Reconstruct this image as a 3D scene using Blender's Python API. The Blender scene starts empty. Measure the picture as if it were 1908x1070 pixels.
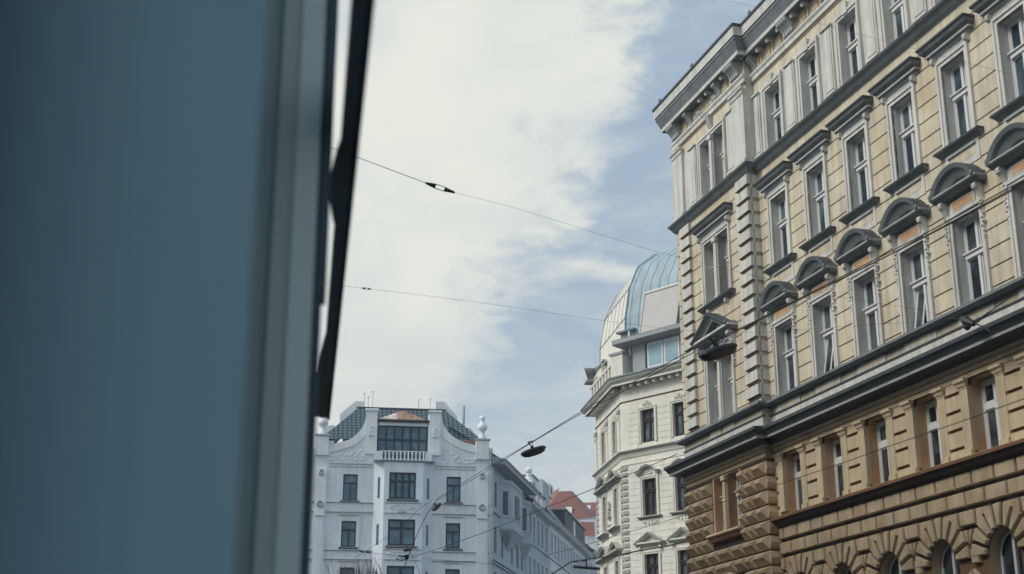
import bpy, math, random
from mathutils import Matrix, Vector
random.seed(7)
R = math.radians
sc = bpy.context.scene
C = sc.collection

# ------------------------------------------------------------------ camera
FP = 2602.0; PITCH = R(17.95); EYE = 1.6          # focal length in photo pixels, tilt, eye height
cam_d = bpy.data.cameras.new('camera'); cam = bpy.data.objects.new('camera', cam_d); C.objects.link(cam)
cam_d.sensor_width = 36.0; cam_d.lens = 36.0*FP/1908.0
cam_d.clip_start = 0.05; cam_d.clip_end = 5000
cam.location = (0, 0, EYE); cam.rotation_euler = (R(90)+PITCH, 0, 0)
cam_d.dof.use_dof = True; cam_d.dof.focus_distance = 55.0; cam_d.dof.aperture_fstop = 1.5
sc.camera = cam

# ------------------------------------------------------------------ world
SUN_AZ, SUN_EL = R(-104), R(40)                    # azimuth from +Y towards +X
w = bpy.data.worlds.new('World'); sc.world = w; w.use_nodes = True
nt = w.node_tree; N = nt.nodes; L = nt.links; N.clear()
def wn(t, **k):
    n = N.new(t)
    for a, b in k.items(): setattr(n, a, b)
    return n
out = wn('ShaderNodeOutputWorld'); bg = wn('ShaderNodeBackground'); bg.inputs[1].default_value = 0.107
sky = wn('ShaderNodeTexSky'); sky.sky_type = 'NISHITA'; sky.sun_disc = False
sky.sun_elevation = SUN_EL; sky.sun_rotation = SUN_AZ; sky.air_density = 1.3; sky.dust_density = 2.5; sky.ozone_density = 1.5
tc = wn('ShaderNodeTexCoord'); sep = wn('ShaderNodeSeparateXYZ'); L.new(tc.outputs['Generated'], sep.inputs[0])
def m(op, a, b=None, c=None, clamp=False):
    n = wn('ShaderNodeMath', operation=op, use_clamp=clamp)
    for i, v in enumerate((a, b, c)):
        if v is None: continue
        if hasattr(v, 'links'): L.new(v, n.inputs[i])
        else: n.inputs[i].default_value = v
    return n.outputs[0]
def wnoise(scale, detail, rough, dist=0.0, stretch=(1, 1, 1), rot=(0, 0, 0)):
    mp = wn('ShaderNodeMapping'); mp.inputs['Scale'].default_value = stretch; mp.inputs['Rotation'].default_value = rot
    L.new(tc.outputs['Generated'], mp.inputs[0])
    n = wn('ShaderNodeTexNoise'); n.inputs['Scale'].default_value = scale; n.inputs['Detail'].default_value = detail
    n.inputs['Roughness'].default_value = rough; n.inputs['Distortion'].default_value = dist
    L.new(mp.outputs[0], n.inputs[0]); return n.outputs[0]
X, Y, Z = sep.outputs
n1 = wnoise(4.5, 8, 0.55, 0.4, (1, 1, 1.6), (0, R(-28), 0))
n2 = wnoise(11, 8, 0.6, 0.6, (1, 1, 2.4), (0, R(-32), 0))
d = m('SUBTRACT', m('SUBTRACT', X, 0.054), m('MULTIPLY', m('SUBTRACT', m('MINIMUM', Z, 0.40), 0.40), 0.75))
d = m('ADD', d, m('MULTIPLY', m('SUBTRACT', n1, 0.5), 0.24))
d = m('ADD', d, m('MULTIPLY', m('SUBTRACT', n2, 0.5), 0.15))
n2b = wnoise(30, 9, 0.65, 0.8, (1, 1, 2.2), (0, R(-35), 0))
d = m('ADD', d, m('MULTIPLY', m('SUBTRACT', n2b, 0.5), 0.06))
blue = wn('ShaderNodeMapRange', interpolation_type='SMOOTHSTEP'); L.new(d, blue.inputs[0])
blue.inputs[1].default_value = -0.026; blue.inputs[2].default_value = 0.034
# veil that thickens towards the horizon and streaks in the blue
low = wn('ShaderNodeMapRange', interpolation_type='SMOOTHSTEP'); L.new(Z, low.inputs[0])
low.inputs[1].default_value = 0.10; low.inputs[2].default_value = 0.30; low.inputs[3].default_value = 0.70; low.inputs[4].default_value = 0.10
n3 = wnoise(7, 7, 0.6, 0.8, (1, 1, 3.2), (0, R(10), 0))
streak = m('MULTIPLY', m('SUBTRACT', n3, 0.45, clamp=True), 2.2, clamp=True)
ln = m('ABSOLUTE', m('ADD', m('SUBTRACT', Z, m('SUBTRACT', 0.331, m('MULTIPLY', m('SUBTRACT', X, 0.01), 0.20))), m('MULTIPLY', m('SUBTRACT', n2b, 0.5), 0.022)))
trail = m('MULTIPLY', m('SUBTRACT', 1.0, m('MULTIPLY', ln, 105.0), clamp=True), m('MULTIPLY', m('SUBTRACT', X, -0.02, clamp=True), 14.0, clamp=True))
veil = m('ADD', m('ADD', low.outputs[0], m('MULTIPLY', streak, 0.75), clamp=True), m('MULTIPLY', trail, 0.55), clamp=True)
cl = m('SUBTRACT', 1.0, m('MULTIPLY', blue.outputs[0], m('SUBTRACT', 1.0, veil)), clamp=True)
n4 = wnoise(5, 6, 0.55, 0.5, (1, 1, 2))
cr = wn('ShaderNodeValToRGB'); cr.color_ramp.elements[0].position = 0.3; cr.color_ramp.elements[1].position = 0.66
cr.color_ramp.elements[0].color = (6.0, 6.6, 6.8, 1); cr.color_ramp.elements[1].color = (7.9, 8.05, 7.3, 1)
L.new(n4, cr.inputs[0])
# pale winter blue: the Nishita sky softened by thin high haze
soft = wn('ShaderNodeMixRGB'); soft.inputs[0].default_value = 0.75; soft.inputs[2].default_value = (3.65, 4.75, 6.15, 1)
L.new(sky.outputs[0], soft.inputs[1])
mix = wn('ShaderNodeMixRGB'); L.new(cl, mix.inputs[0]); L.new(soft.outputs[0], mix.inputs[1]); L.new(cr.outputs[0], mix.inputs[2])
L.new(mix.outputs[0], bg.inputs[0]); L.new(bg.outputs[0], out.inputs[0])

# ------------------------------------------------------------------ sun (thin cloud: weak and soft)
sd = bpy.data.lights.new('sun', 'SUN'); sd.energy = 2.4; sd.angle = R(24); sd.color = (1.0, 0.95, 0.86)
so = bpy.data.objects.new('sun', sd); C.objects.link(so)
dv = Vector((math.sin(SUN_AZ)*math.cos(SUN_EL), math.cos(SUN_AZ)*math.cos(SUN_EL), math.sin(SUN_EL)))
so.rotation_euler = dv.to_track_quat('Z', 'Y').to_euler(); so.location = dv*300
sc.view_settings.view_transform = 'Standard'; sc.view_settings.look = 'None'
sc.view_settings.exposure = 0.0; sc.view_settings.gamma = 1.0
sc.render.engine = 'CYCLES'

# ------------------------------------------------------------------ materials
MATS = {}
def mat(name, col, rough=0.85, var=0.12, scale=1.2, bump=0.0, bscale=40, spec=0.3, streak=0.0, metal=0.0, stain=None, stain_amt=0.0):
    mt = bpy.data.materials.new(name); mt.use_nodes = True; MATS[name] = mt
    t = mt.node_tree; b = t.nodes['Principled BSDF']
    b.inputs['Roughness'].default_value = rough; b.inputs['Specular IOR Level'].default_value = spec; b.inputs['Metallic'].default_value = metal
    co = t.nodes.new('ShaderNodeNewGeometry')
    no = t.nodes.new('ShaderNodeTexNoise'); no.inputs['Scale'].default_value = scale; no.inputs['Detail'].default_value = 7; no.inputs['Roughness'].default_value = 0.62
    t.links.new(co.outputs['Position'], no.inputs[0])
    rp = t.nodes.new('ShaderNodeValToRGB'); rp.color_ramp.elements[0].position = 0.3; rp.color_ramp.elements[1].position = 0.7
    rp.color_ramp.elements[0].color = tuple(c*(1-var) for c in col)+(1,); rp.color_ramp.elements[1].color = tuple(min(1, c*(1+var*0.7)) for c in col)+(1,)
    t.links.new(no.outputs[0], rp.inputs[0]); cur = rp.outputs[0]
    if streak > 0:                                  # rain streaks down the plaster
        mp = t.nodes.new('ShaderNodeMapping'); mp.inputs['Scale'].default_value = (3.5, 3.5, 0.25)
        t.links.new(co.outputs['Position'], mp.inputs[0])
        n2 = t.nodes.new('ShaderNodeTexNoise'); n2.inputs['Scale'].default_value = 1.6; n2.inputs['Detail'].default_value = 6; n2.inputs['Roughness'].default_value = 0.7
        t.links.new(mp.outputs[0], n2.inputs[0])
        r2 = t.nodes.new('ShaderNodeValToRGB'); r2.color_ramp.elements[0].position = 0.36; r2.color_ramp.elements[1].position = 0.56
        k = 1-streak; r2.color_ramp.elements[0].color = (k, k, k*0.98, 1); r2.color_ramp.elements[1].color = (1, 1, 1, 1)
        t.links.new(n2.outputs[0], r2.inputs[0])
        mx = t.nodes.new('ShaderNodeMixRGB'); mx.blend_type = 'MULTIPLY'; mx.inputs[0].default_value = 1
        t.links.new(cur, mx.inputs[1]); t.links.new(r2.outputs[0], mx.inputs[2]); cur = mx.outputs[0]
    if stain:
        n3 = t.nodes.new('ShaderNodeTexNoise'); n3.inputs['Scale'].default_value = 0.9; n3.inputs['Detail'].default_value = 5
        mp3 = t.nodes.new('ShaderNodeMapping'); mp3.inputs['Location'].default_value = (31, 7, 3); t.links.new(co.outputs['Position'], mp3.inputs[0]); t.links.new(mp3.outputs[0], n3.inputs[0])
        r3 = t.nodes.new('ShaderNodeValToRGB'); r3.color_ramp.elements[0].position = 0.52; r3.color_ramp.elements[1].position = 0.66
        r3.color_ramp.elements[0].color = (0, 0, 0, 1); r3.color_ramp.elements[1].color = (stain_amt,)*3+(1,)
        t.links.new(n3.outputs[0], r3.inputs[0])
        mx = t.nodes.new('ShaderNodeMixRGB'); t.links.new(r3.outputs[0], mx.inputs[0]); t.links.new(cur, mx.inputs[1]); mx.inputs[2].default_value = stain+(1,); cur = mx.outputs[0]
    t.links.new(cur, b.inputs['Base Color'])
    if bump > 0:
        nb = t.nodes.new('ShaderNodeTexNoise'); nb.inputs['Scale'].default_value = bscale; nb.inputs['Detail'].default_value = 4
        t.links.new(co.outputs['Position'], nb.inputs[0])
        bp = t.nodes.new('ShaderNodeBump'); bp.inputs['Strength'].default_value = bump; bp.inputs['Distance'].default_value = 0.02
        t.links.new(nb.outputs[0], bp.inputs['Height']); t.links.new(bp.outputs[0], b.inputs['Normal'])
    return mt
mat('yellow', (0.63, 0.58, 0.46), var=0.16, streak=0.26, bump=0.25, bscale=25, stain=(0.52, 0.36, 0.24), stain_amt=0.35)
mat('groove', (0.16, 0.11, 0.07), var=0.2)
mat('white_stucco', (0.615, 0.625, 0.61), var=0.14, streak=0.24, bump=0.25, bscale=22)
mat('grey_stucco', (0.40, 0.43, 0.45), var=0.18, streak=0.2, bump=0.3, bscale=18)
mat('dark_mould', (0.19, 0.215, 0.235), rough=0.75, var=0.25, scale=2.5, bump=0.2)  # dark grey mouldings; shade of the downward faces is put into this colour
mat('lead', (0.055, 0.065, 0.08), rough=0.55, var=0.25, scale=3)
mat('stone', (0.52, 0.415, 0.285), var=0.28, scale=1.8, streak=0.18, bump=0.5, bscale=14, stain=(0.33, 0.19, 0.10), stain_amt=0.5)
mat('joint', (0.05, 0.035, 0.03), var=0.2)
mat('stone_dark', (0.19, 0.105, 0.06), var=0.25, bump=0.4)
mat('stone_light', (0.58, 0.475, 0.33), var=0.16, streak=0.18, bump=0.3, bscale=20)
mat('orange_plaster', (0.55, 0.34, 0.19), var=0.2, scale=2, stain=(0.45, 0.42, 0.38), stain_amt=0.6)
mat('frame_white', (0.66, 0.68, 0.70), rough=0.5, var=0.06)
mat('frame_dark', (0.012, 0.028, 0.045), rough=0.5, var=0.1)
mat('frame_brown', (0.035, 0.025, 0.03), rough=0.5, var=0.1)
mat('cream', (0.72, 0.71, 0.665), var=0.09, streak=0.1, bump=0.2, bscale=20)
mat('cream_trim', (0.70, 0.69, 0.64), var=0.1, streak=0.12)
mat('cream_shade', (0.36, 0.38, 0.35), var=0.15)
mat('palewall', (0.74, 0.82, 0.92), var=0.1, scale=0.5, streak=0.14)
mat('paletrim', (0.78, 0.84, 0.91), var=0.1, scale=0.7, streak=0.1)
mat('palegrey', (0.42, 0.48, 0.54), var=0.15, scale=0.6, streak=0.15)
mat('sidewall', (0.46, 0.54, 0.62), var=0.15, scale=0.5, streak=0.15)  # darker copy of the pale wall, side street's shade put into the colour
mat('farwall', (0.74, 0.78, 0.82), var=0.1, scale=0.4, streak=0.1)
mat('copper', (0.36, 0.235, 0.17), rough=0.5, var=0.2, scale=2)
mat('copper_lit', (0.55, 0.52, 0.50), rough=0.5, var=0.15)
mat('patina', (0.31, 0.42, 0.50), rough=0.45, var=0.16, scale=1.2, streak=0.2)
mat('blind', (0.50, 0.49, 0.50), rough=0.8, var=0.05)
mat('patina_seam', (0.15, 0.27, 0.35), rough=0.45, var=0.1)
mat('panel_light', (0.72, 0.71, 0.66), rough=0.4, var=0.08)
mat('metal_grey', (0.30, 0.33, 0.36), rough=0.5, var=0.1)
mat('slate', (0.14, 0.19, 0.24), rough=0.6, var=0.2, scale=1)
mat('lamp_dark', (0.018, 0.024, 0.035), rough=0.45, var=0.15)
mat('lamp_lens', (0.06, 0.065, 0.065), rough=0.3, var=0.15)
mat('wire', (0.03, 0.03, 0.04), rough=0.6, var=0.05)
mat('bark', (0.045, 0.042, 0.045), rough=0.9, var=0.3)
mat('asphalt', (0.05, 0.05, 0.052), rough=0.9, var=0.2, scale=0.5, bump=0.3)
mat('pavement', (0.17, 0.165, 0.16), rough=0.9, var=0.15, scale=0.8)
for nm_, c_ in (('paint_blue', (0.185, 0.355, 0.45)), ('paint_mid2', (0.155, 0.30, 0.38)), ('paint_mid', (0.12, 0.225, 0.295)), ('paint_mid0', (0.075, 0.14, 0.20)), ('paint_navy', (0.042, 0.082, 0.135)), ('paint_tan', (0.34, 0.41, 0.41)), ('paint_tan2', (0.50, 0.53, 0.48)), ('paint_grey', (0.70, 0.76, 0.74)), ('paint_dark_grey', (0.085, 0.11, 0.13))):
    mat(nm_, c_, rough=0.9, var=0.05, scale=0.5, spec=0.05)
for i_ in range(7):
    t_ = (i_/6)**0.8; mat('shade_step%d' % i_, tuple(a_+(b_-a_)*t_ for a_, b_ in zip((0.033, 0.068, 0.118), (0.235, 0.405, 0.49))), rough=0.9, var=0.05, scale=0.5, spec=0.05)  # blue paint darkened in steps towards the camera, imitating falling light
mat('beam_dark', (0.22, 0.235, 0.235), rough=0.6, var=0.2, scale=3)
mat('beam_edge', (0.06, 0.06, 0.075), rough=0.6, var=0.2, scale=3)
def glass(name, col, rough=0.06, curtain=None):
    mt = bpy.data.materials.new(name); mt.use_nodes = True; MATS[name] = mt
    t = mt.node_tree; b = t.nodes['Principled BSDF']; b.inputs['Roughness'].default_value = rough
    b.inputs['Specular IOR Level'].default_value = 0.5
    co = t.nodes.new('ShaderNodeNewGeometry'); no = t.nodes.new('ShaderNodeTexNoise'); no.inputs['Scale'].default_value = 1.1; no.inputs['Detail'].default_value = 3; no.noise_dimensions = '4D'
    oi = t.nodes.new('ShaderNodeObjectInfo'); mw = t.nodes.new('ShaderNodeMath'); mw.operation = 'MULTIPLY'; mw.inputs[1].default_value = 9.0; t.links.new(oi.outputs['Random'], mw.inputs[0]); t.links.new(mw.outputs[0], no.inputs['W'])
    t.links.new(co.outputs['Position'], no.inputs[0])
    rp = t.nodes.new('ShaderNodeValToRGB'); rp.color_ramp.elements[0].position = 0.42; rp.color_ramp.elements[1].position = 0.62
    rp.color_ramp.elements[0].color = tuple(col)+(1,); rp.color_ramp.elements[1].color = tuple(curtain or [c*2 for c in col])+(1,)
    t.links.new(no.outputs[0], rp.inputs[0]); t.links.new(rp.outputs[0], b.inputs['Base Color'])
    nb = t.nodes.new('ShaderNodeTexNoise'); nb.inputs['Scale'].default_value = 1.3; t.links.new(co.outputs['Position'], nb.inputs[0])
    bp = t.nodes.new('ShaderNodeBump'); bp.inputs['Strength'].default_value = 0.12; bp.inputs['Distance'].default_value = 0.05
    t.links.new(nb.outputs[0], bp.inputs['Height']); t.links.new(bp.outputs[0], b.inputs['Normal'])
glass('glass', (0.012, 0.018, 0.028), curtain=(0.10, 0.12, 0.14))
glass('glass_teal', (0.02, 0.045, 0.06), curtain=(0.12, 0.17, 0.19))
glass('glass_blue', (0.045, 0.11, 0.18), curtain=(0.11, 0.21, 0.30))
glass('glass_matt', (0.03, 0.06, 0.09), rough=0.6, curtain=(0.05, 0.09, 0.13))
glass('glass_sky', (0.22, 0.36, 0.44), curtain=(0.30, 0.44, 0.52))
def tiles(name, base, line, sx, sz, dot=None):
    mt = bpy.data.materials.new(name); mt.use_nodes = True; MATS[name] = mt
    t = mt.node_tree; b = t.nodes['Principled BSDF']; b.inputs['Roughness'].default_value = 0.6
    uv = t.nodes.new('ShaderNodeTexCoord')
    br = t.nodes.new('ShaderNodeTexBrick'); br.inputs['Scale'].default_value = 1; br.inputs['Brick Width'].default_value = sx; br.inputs['Row Height'].default_value = sz
    br.offset = 0.0 if dot else 0.5; br.inputs['Mortar Size'].default_value = min(sx, sz)*(0.2 if dot else 0.07); br.inputs['Mortar Smooth'].default_value = 0.4
    br.inputs['Color1'].default_value = tuple(dot or base)+(1,); br.inputs['Color2'].default_value = tuple(c*0.8 for c in (dot or base))+(1,); br.inputs['Mortar'].default_value = tuple(line)+(1,)
    t.links.new(uv.outputs['UV'], br.inputs[0]); t.links.new(br.outputs[0], b.inputs['Base Color'])
tiles('tiles_blue', (0.06, 0.14, 0.19), (0.010, 0.026, 0.042), 0.34, 0.34, dot=(0.12, 0.19, 0.24))
tiles('tiles_red', (0.25, 0.075, 0.045), (0.10, 0.03, 0.025), 0.9, 0.62)
tiles('tiles_grey', (0.24, 0.30, 0.35), (0.14, 0.18, 0.22), 0.5, 0.4)

# ------------------------------------------------------------------ helpers
class Frame:
    """facade frame: x runs along the wall (to the right as one faces it), q sticks out of it, z is height above eye level"""
    def __init__(s, P0, d):
        s.P = P0; s.d = d; s.M = Matrix.Rotation(math.atan2(d[1], d[0]), 4, 'Z')
def A(a): return (math.sin(R(a)), math.cos(R(a)))
def ray(x, y):
    Xc = x-954; U = 535-y
    return Vector((Xc, FP*math.cos(PITCH)-U*math.sin(PITCH), FP*math.sin(PITCH)+U*math.cos(PITCH)))
def at(x, y, dist):                                 # photo direction -> point at a horizontal distance
    r = ray(x, y); k = dist/math.hypot(r.x, r.y); return Vector((r.x*k, r.y*k, r.z*k+EYE))
def on_lateral(x, y, az, D):                        # photo direction -> point on the vertical plane with lateral offset D
    r = ray(x, y); a = R(az); t = D/(r.x*math.cos(a)-r.y*math.sin(a)); return Vector((r.x*t, r.y*t, r.z*t+EYE))

class MB:
    def __init__(s): s.v = []; s.f = []; s.m = []; s.uv = {}
    def face(s, pts, mt):
        i = len(s.v); s.v += [tuple(p) for p in pts]; s.f.append(tuple(range(i, i+len(pts)))); s.m.append(mt)
    def fq(s, pts, mt): s.face([(x, -q, z+EYE) for x, q, z in pts], mt)      # points in (x, q, z)
    def box(s, x0, x1, q0, q1, z0, z1, mt, back=True):
        a = [(x0, q1, z0), (x1, q1, z0), (x1, q1, z1), (x0, q1, z1)]; b = [(x0, q0, z0), (x1, q0, z0), (x1, q0, z1), (x0, q0, z1)]
        s.fq(a, mt)
        if back: s.fq(b[::-1], mt)
        for i in range(4):
            j = (i+1) % 4; s.fq([a[j], a[i], b[i], b[j]], mt)
    def prism(s, poly, q0, q1, mt, side=None, back=False):     # poly of (x, z) counter-clockwise
        s.fq([(x, q1, z) for x, z in poly], mt)
        if back: s.fq([(x, q0, z) for x, z in poly][::-1], mt)
        n = len(poly)
        for i in range(n):
            j = (i+1) % n; (ax, az), (bx, bz) = poly[i], poly[j]
            s.fq([(bx, q1, bz), (ax, q1, az), (ax, q0, az), (bx, q0, bz)], side or mt)
    def cham(s, poly, q0, q1, ins, mt, lip=0.0):    # block with chamfered front (ins = width of the chamfer)
        n = len(poly); inn = inset(poly, ins)
        ql = q0+lip
        for i in range(n):
            j = (i+1) % n
            if lip: s.fq([(poly[j][0], ql, poly[j][1]), (poly[i][0], ql, poly[i][1]), (poly[i][0], q0, poly[i][1]), (poly[j][0], q0, poly[j][1])], mt)
            s.fq([(poly[i][0], ql, poly[i][1]), (poly[j][0], ql, poly[j][1]), (inn[j][0], q1, inn[j][1]), (inn[i][0], q1, inn[i][1])], mt)
        s.fq([(x, q1, z) for x, z in inn], mt)
    def prof(s, x0, x1, pts, mts, m0=0, m1=0, qb=0):    # moulding: pts (q, z) from top-back round the front to bottom-back
        if isinstance(mts, str): mts = [mts]*(len(pts)-1)
        for i in range(len(pts)-1):
            (qa, za), (qc, zc) = pts[i], pts[i+1]
            s.fq([(x0-m0*(qc-qb), qc, zc), (x1+m1*(qc-qb), qc, zc), (x1+m1*(qa-qb), qa, za), (x0-m0*(qa-qb), qa, za)], mts[i])
        for sg, xx, mm in ((-1, x0, m0), (1, x1, m1)):
            if mm:                                   # mitred return to the wall
                for i in range(len(pts)-1):
                    (qa, za), (qc, zc) = pts[i], pts[i+1]
                    xa, xc = xx+sg*mm*(qa-qb), xx+sg*mm*(qc-qb)
                    P = [(xa, qa, za), (xc, qc, zc), (xc, qb-0.02, zc), (xa, qb-0.02, za)]
                    s.fq(P if sg < 0 else P[::-1], mts[i])
            else:
                P = [(xx, q, z) for q, z in pts]; s.fq(P if sg < 0 else P[::-1], mts[0])
    def tube(s, pts, r, mt, n=6, cap=True):
        pts = [Vector(p) for p in pts]; rs = r if isinstance(r, (list, tuple)) else [r]*len(pts); base = len(s.v); up = Vector((0, 0, 1))
        for i, p in enumerate(pts):
            t = (pts[min(i+1, len(pts)-1)]-pts[max(i-1, 0)]).normalized()
            a = t.cross(up) if abs(t.dot(up)) < 0.95 else t.cross(Vector((1, 0, 0))); a.normalize(); b = a.cross(t)
            for k in range(n):
                an = 2*math.pi*k/n; s.v.append(tuple(p+(a*math.cos(an)+b*math.sin(an))*rs[i]))
        for i in range(len(pts)-1):
            for k in range(n):
                k2 = (k+1) % n; s.f.append((base+i*n+k, base+i*n+k2, base+(i+1)*n+k2, base+(i+1)*n+k)); s.m.append(mt)
        if cap:
            s.f.append(tuple(base+k for k in range(n))[::-1]); s.m.append(mt)
            e = base+(len(pts)-1)*n; s.f.append(tuple(e+k for k in range(n))); s.m.append(mt)
    def lathe(s, c, prof, mt, n=14):                 # prof of (radius, z) about a vertical axis through c (world-ish xyz)
        base = len(s.v)
        for r, z in prof:
            for k in range(n):
                an = 2*math.pi*k/n; s.v.append((c[0]+r*math.cos(an), c[1]+r*math.sin(an), c[2]+z))
        for i in range(len(prof)-1):
            for k in range(n):
                k2 = (k+1) % n; s.f.append((base+i*n+k, base+i*n+k2, base+(i+1)*n+k2, base+(i+1)*n+k)); s.m.append(mt)
    def mesh(s, name, smooth=False, z0=0.0):
        me = bpy.data.meshes.new(name); me.from_pydata([(a, b, c-z0) for a, b, c in s.v], [], s.f)
        names = sorted(set(s.m)); 
        for k in names: me.materials.append(MATS[k])
        idx = {k: i for i, k in enumerate(names)}
        for p, k in zip(me.polygons, s.m): p.material_index = idx[k]; p.use_smooth = smooth
        if s.uv:
            ul = me.uv_layers.new(name='uv')
            for pi, uvs in s.uv.items():
                for li, u in zip(me.polygons[pi].loop_indices, uvs): ul.data[li].uv = u
        me.update(); return me
def inset(poly, d):
    n = len(poly); res = []
    for i in range(n):
        p0, p, p1 = Vector(poly[i-1]), Vector(poly[i]), Vector(poly[(i+1) % n])
        e0 = (p-p0).normalized(); e1 = (p1-p).normalized(); n0 = Vector((-e0.y, e0.x)); n1 = Vector((-e1.y, e1.x))
        b = n0+n1
        if b.length < 1e-6: b = n0
        k = d/max(0.35, b.normalized().dot(n0)); res.append(tuple(p+b.normalized()*k))
    return res
def tag(o, label=None, cat=None, group=None, kind=None):
    if label: o['label'] = label
    if cat: o['category'] = cat
    if group: o['group'] = group
    if kind: o['kind'] = kind
    return o
def root(name, label, cat, loc, group=None):
    o = bpy.data.objects.new(name, None); o.empty_display_size = 0.3; C.objects.link(o); o.location = loc
    return tag(o, label, cat, group)
def obj(name, me, parent=None, M=None):
    o = bpy.data.objects.new(name, me); C.objects.link(o)
    if parent: o.parent = parent
    if M is not None: o.matrix_local = M
    return o
def solo(name, mb, label=None, cat=None, group=None, kind=None, smooth=False):   # a top-level thing that is one mesh, origin near its middle
    me = mb.mesh(name, smooth); vs = [v.co.copy() for v in me.vertices]
    c = sum(vs, Vector())/len(vs); c.z = min(v.z for v in vs); me.transform(Matrix.Translation(-c))
    o = obj(name, me); o.location = c; return tag(o, label, cat, group, kind)
def cut(a0, a1, holes):                              # intervals of [a0,a1] outside the holes
    out = [(a0, a1)]
    for h0, h1 in holes:
        nx = []
        for p, q in out:
            if h1 <= p or h0 >= q: nx.append((p, q)); continue
            if h0 > p: nx.append((p, h0))
            if h1 < q: nx.append((h1, q))
        out = nx
    return [(p, q) for p, q in out if q-p > 0.02]
def holed(mb, x0, x1, z0, z1, holes, q, mt, reveal=0.3, rmt=None):     # wall plane with rectangular openings and their reveals
    xs = sorted(set([x0, x1]+[v for h in holes for v in h[:2] if x0 < v < x1])); zs = sorted(set([z0, z1]+[v for h in holes for v in h[2:4] if z0 < v < z1]))
    for k in range(len(zs)-1):
        za, zb = zs[k], zs[k+1]; run = None
        for i in range(len(xs)-1):
            xa, xb = xs[i], xs[i+1]; cx, cz = (xa+xb)/2, (za+zb)/2
            solid = not any(h[0] < cx < h[1] and h[2] < cz < h[3] for h in holes)
            if solid: run = (run[0] if run else xa, xb)
            if (not solid or i == len(xs)-2) and run:
                mb.fq([(run[0], q, za), (run[1], q, za), (run[1], q, zb), (run[0], q, zb)], mt); run = None
    for h in holes:
        a, b, c, d = h[:4]; r = q-reveal; rm = rmt or mt
        mb.fq([(a, q, c), (a, q, d), (a, r, d), (a, r, c)], rm); mb.fq([(b, q, d), (b, q, c), (b, r, c), (b, r, d)], rm)
        mb.fq([(a, q, d), (b, q, d), (b, r, d), (a, r, d)], rm); mb.fq([(a, r, c), (b, r, c), (b, q, c), (a, q, c)], rm)
def courses(mb, x0, x1, zlist, holes, q, mt, gap=0.035, th=0.03):
    for za, zb in zip(zlist[:-1], zlist[1:]):
        a, b = za+gap/2, zb-gap/2
        # split a course where an opening starts inside it
        zz = sorted(set([a, b]+[v for h in holes for v in h[2:4] if a+0.01 < v < b-0.01]))
        for c, d in zip(zz[:-1], zz[1:]):
            hs = [(h[0], h[1]) for h in holes if h[2] < (c+d)/2 < h[3]]
            for p, r in cut(x0, x1, hs): mb.box(p, r, q-0.01, q+th, c, d, mt, back=False)
T = Matrix.Translation
def win_frame(w, h, tr, bar=0.052, mull=0.085, lights=2, q=0.0, m='frame_white', sash=True, ledge=True, topm=True):
    """casement frame, origin at the middle of its foot, on plane q; tr = height of the transom (None for none)"""
    b = MB(); E = -EYE
    def bx(x0, x1, q0, q1, z0, z1): b.box(x0, x1, q0, q1, z0+E, z1+E, m)
    bx(-w/2, -w/2+bar, q-0.06, q, 0, h); bx(w/2-bar, w/2, q-0.06, q, 0, h)
    bx(-w/2+bar, w/2-bar, q-0.06, q, 0, bar*1.2); bx(-w/2+bar, w/2-bar, q-0.06, q, h-bar, h)
    spans = [(bar*1.2, h-bar)]
    if tr: 
        bx(-w/2+bar, w/2-bar, q-0.06, q+(0.05 if ledge else 0.012), tr-0.055, tr+0.045); (bx(-w/2+0.02, w/2-0.02, q+0.002, q+0.09, tr+0.045, tr+0.075) if ledge else bx(-w/2+bar, w/2-bar, q-0.06, q+0.008, tr+0.045, tr+0.075)); spans = [(bar*1.2, tr-0.055), (tr+0.075, h-bar)]
    for i in range(1, lights):
        xx = -w/2+w*i/lights
        for a, c in (spans if topm or not tr else spans[:1]): bx(xx-mull/2, xx+mull/2, q-0.05, q+0.02, a, c)
    if sash and topm:
        e = [-w/2+bar]+[-w/2+w*i/lights for i in range(1, lights)]+[w/2-bar]
        for i in range(lights):
            xa = e[i]+(mull/2 if i else 0); xb = e[i+1]-(mull/2 if i < lights-1 else 0)
            for a, c in spans:
                bx(xa, xa+0.035, q-0.055, q-0.015, a, c); bx(xb-0.035, xb, q-0.055, q-0.015, a, c)
                bx(xa+0.035, xb-0.035, q-0.055, q-0.015, a, a+0.04); bx(xa+0.035, xb-0.035, q-0.055, q-0.015, c-0.035, c)
    return b
def pane_mb(w, h, q, m='glass'):
    b = MB(); b.box(-w/2+0.03, w/2-0.03, q-0.055, q-0.04, -EYE+0.03, -EYE+h-0.03, m); return b
class WinKind:
    """one kind of window: meshes shared by every copy; sub-parts are children of the frame"""
    def __init__(s, frame, subs): s.frame = frame; s.subs = subs
    def put(s, parent, fr, x, z, q=0.0, nm='window'):
        o = obj(nm, s.frame, parent, fr.M @ T((x, -q, z+EYE)))
        for n, me in s.subs: obj(n, me, o)
        return o

# ------------------------------------------------------------------ ground
g = MB(); g.face([(-299, -199, -0.004), (299, -199, -0.004), (299, 399, -0.004), (-299, 399, -0.004)], 'asphalt'); solo('ground', g, kind='structure')
g = MB(); g.face([(-5.2, -30, 0), (11.5, -30, 0), (-22, 84, 0), (-38, 84, 0)], 'asphalt'); solo('road', g, kind='structure')
g = MB()
for (xa, xb), (ya, yb) in (((-9.5, -6.6), (-30, 18)),):
    g.box(xa, xb, -yb, -ya, -EYE, -EYE+0.13, 'pavement')
solo('pavement', g, kind='structure')

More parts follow.
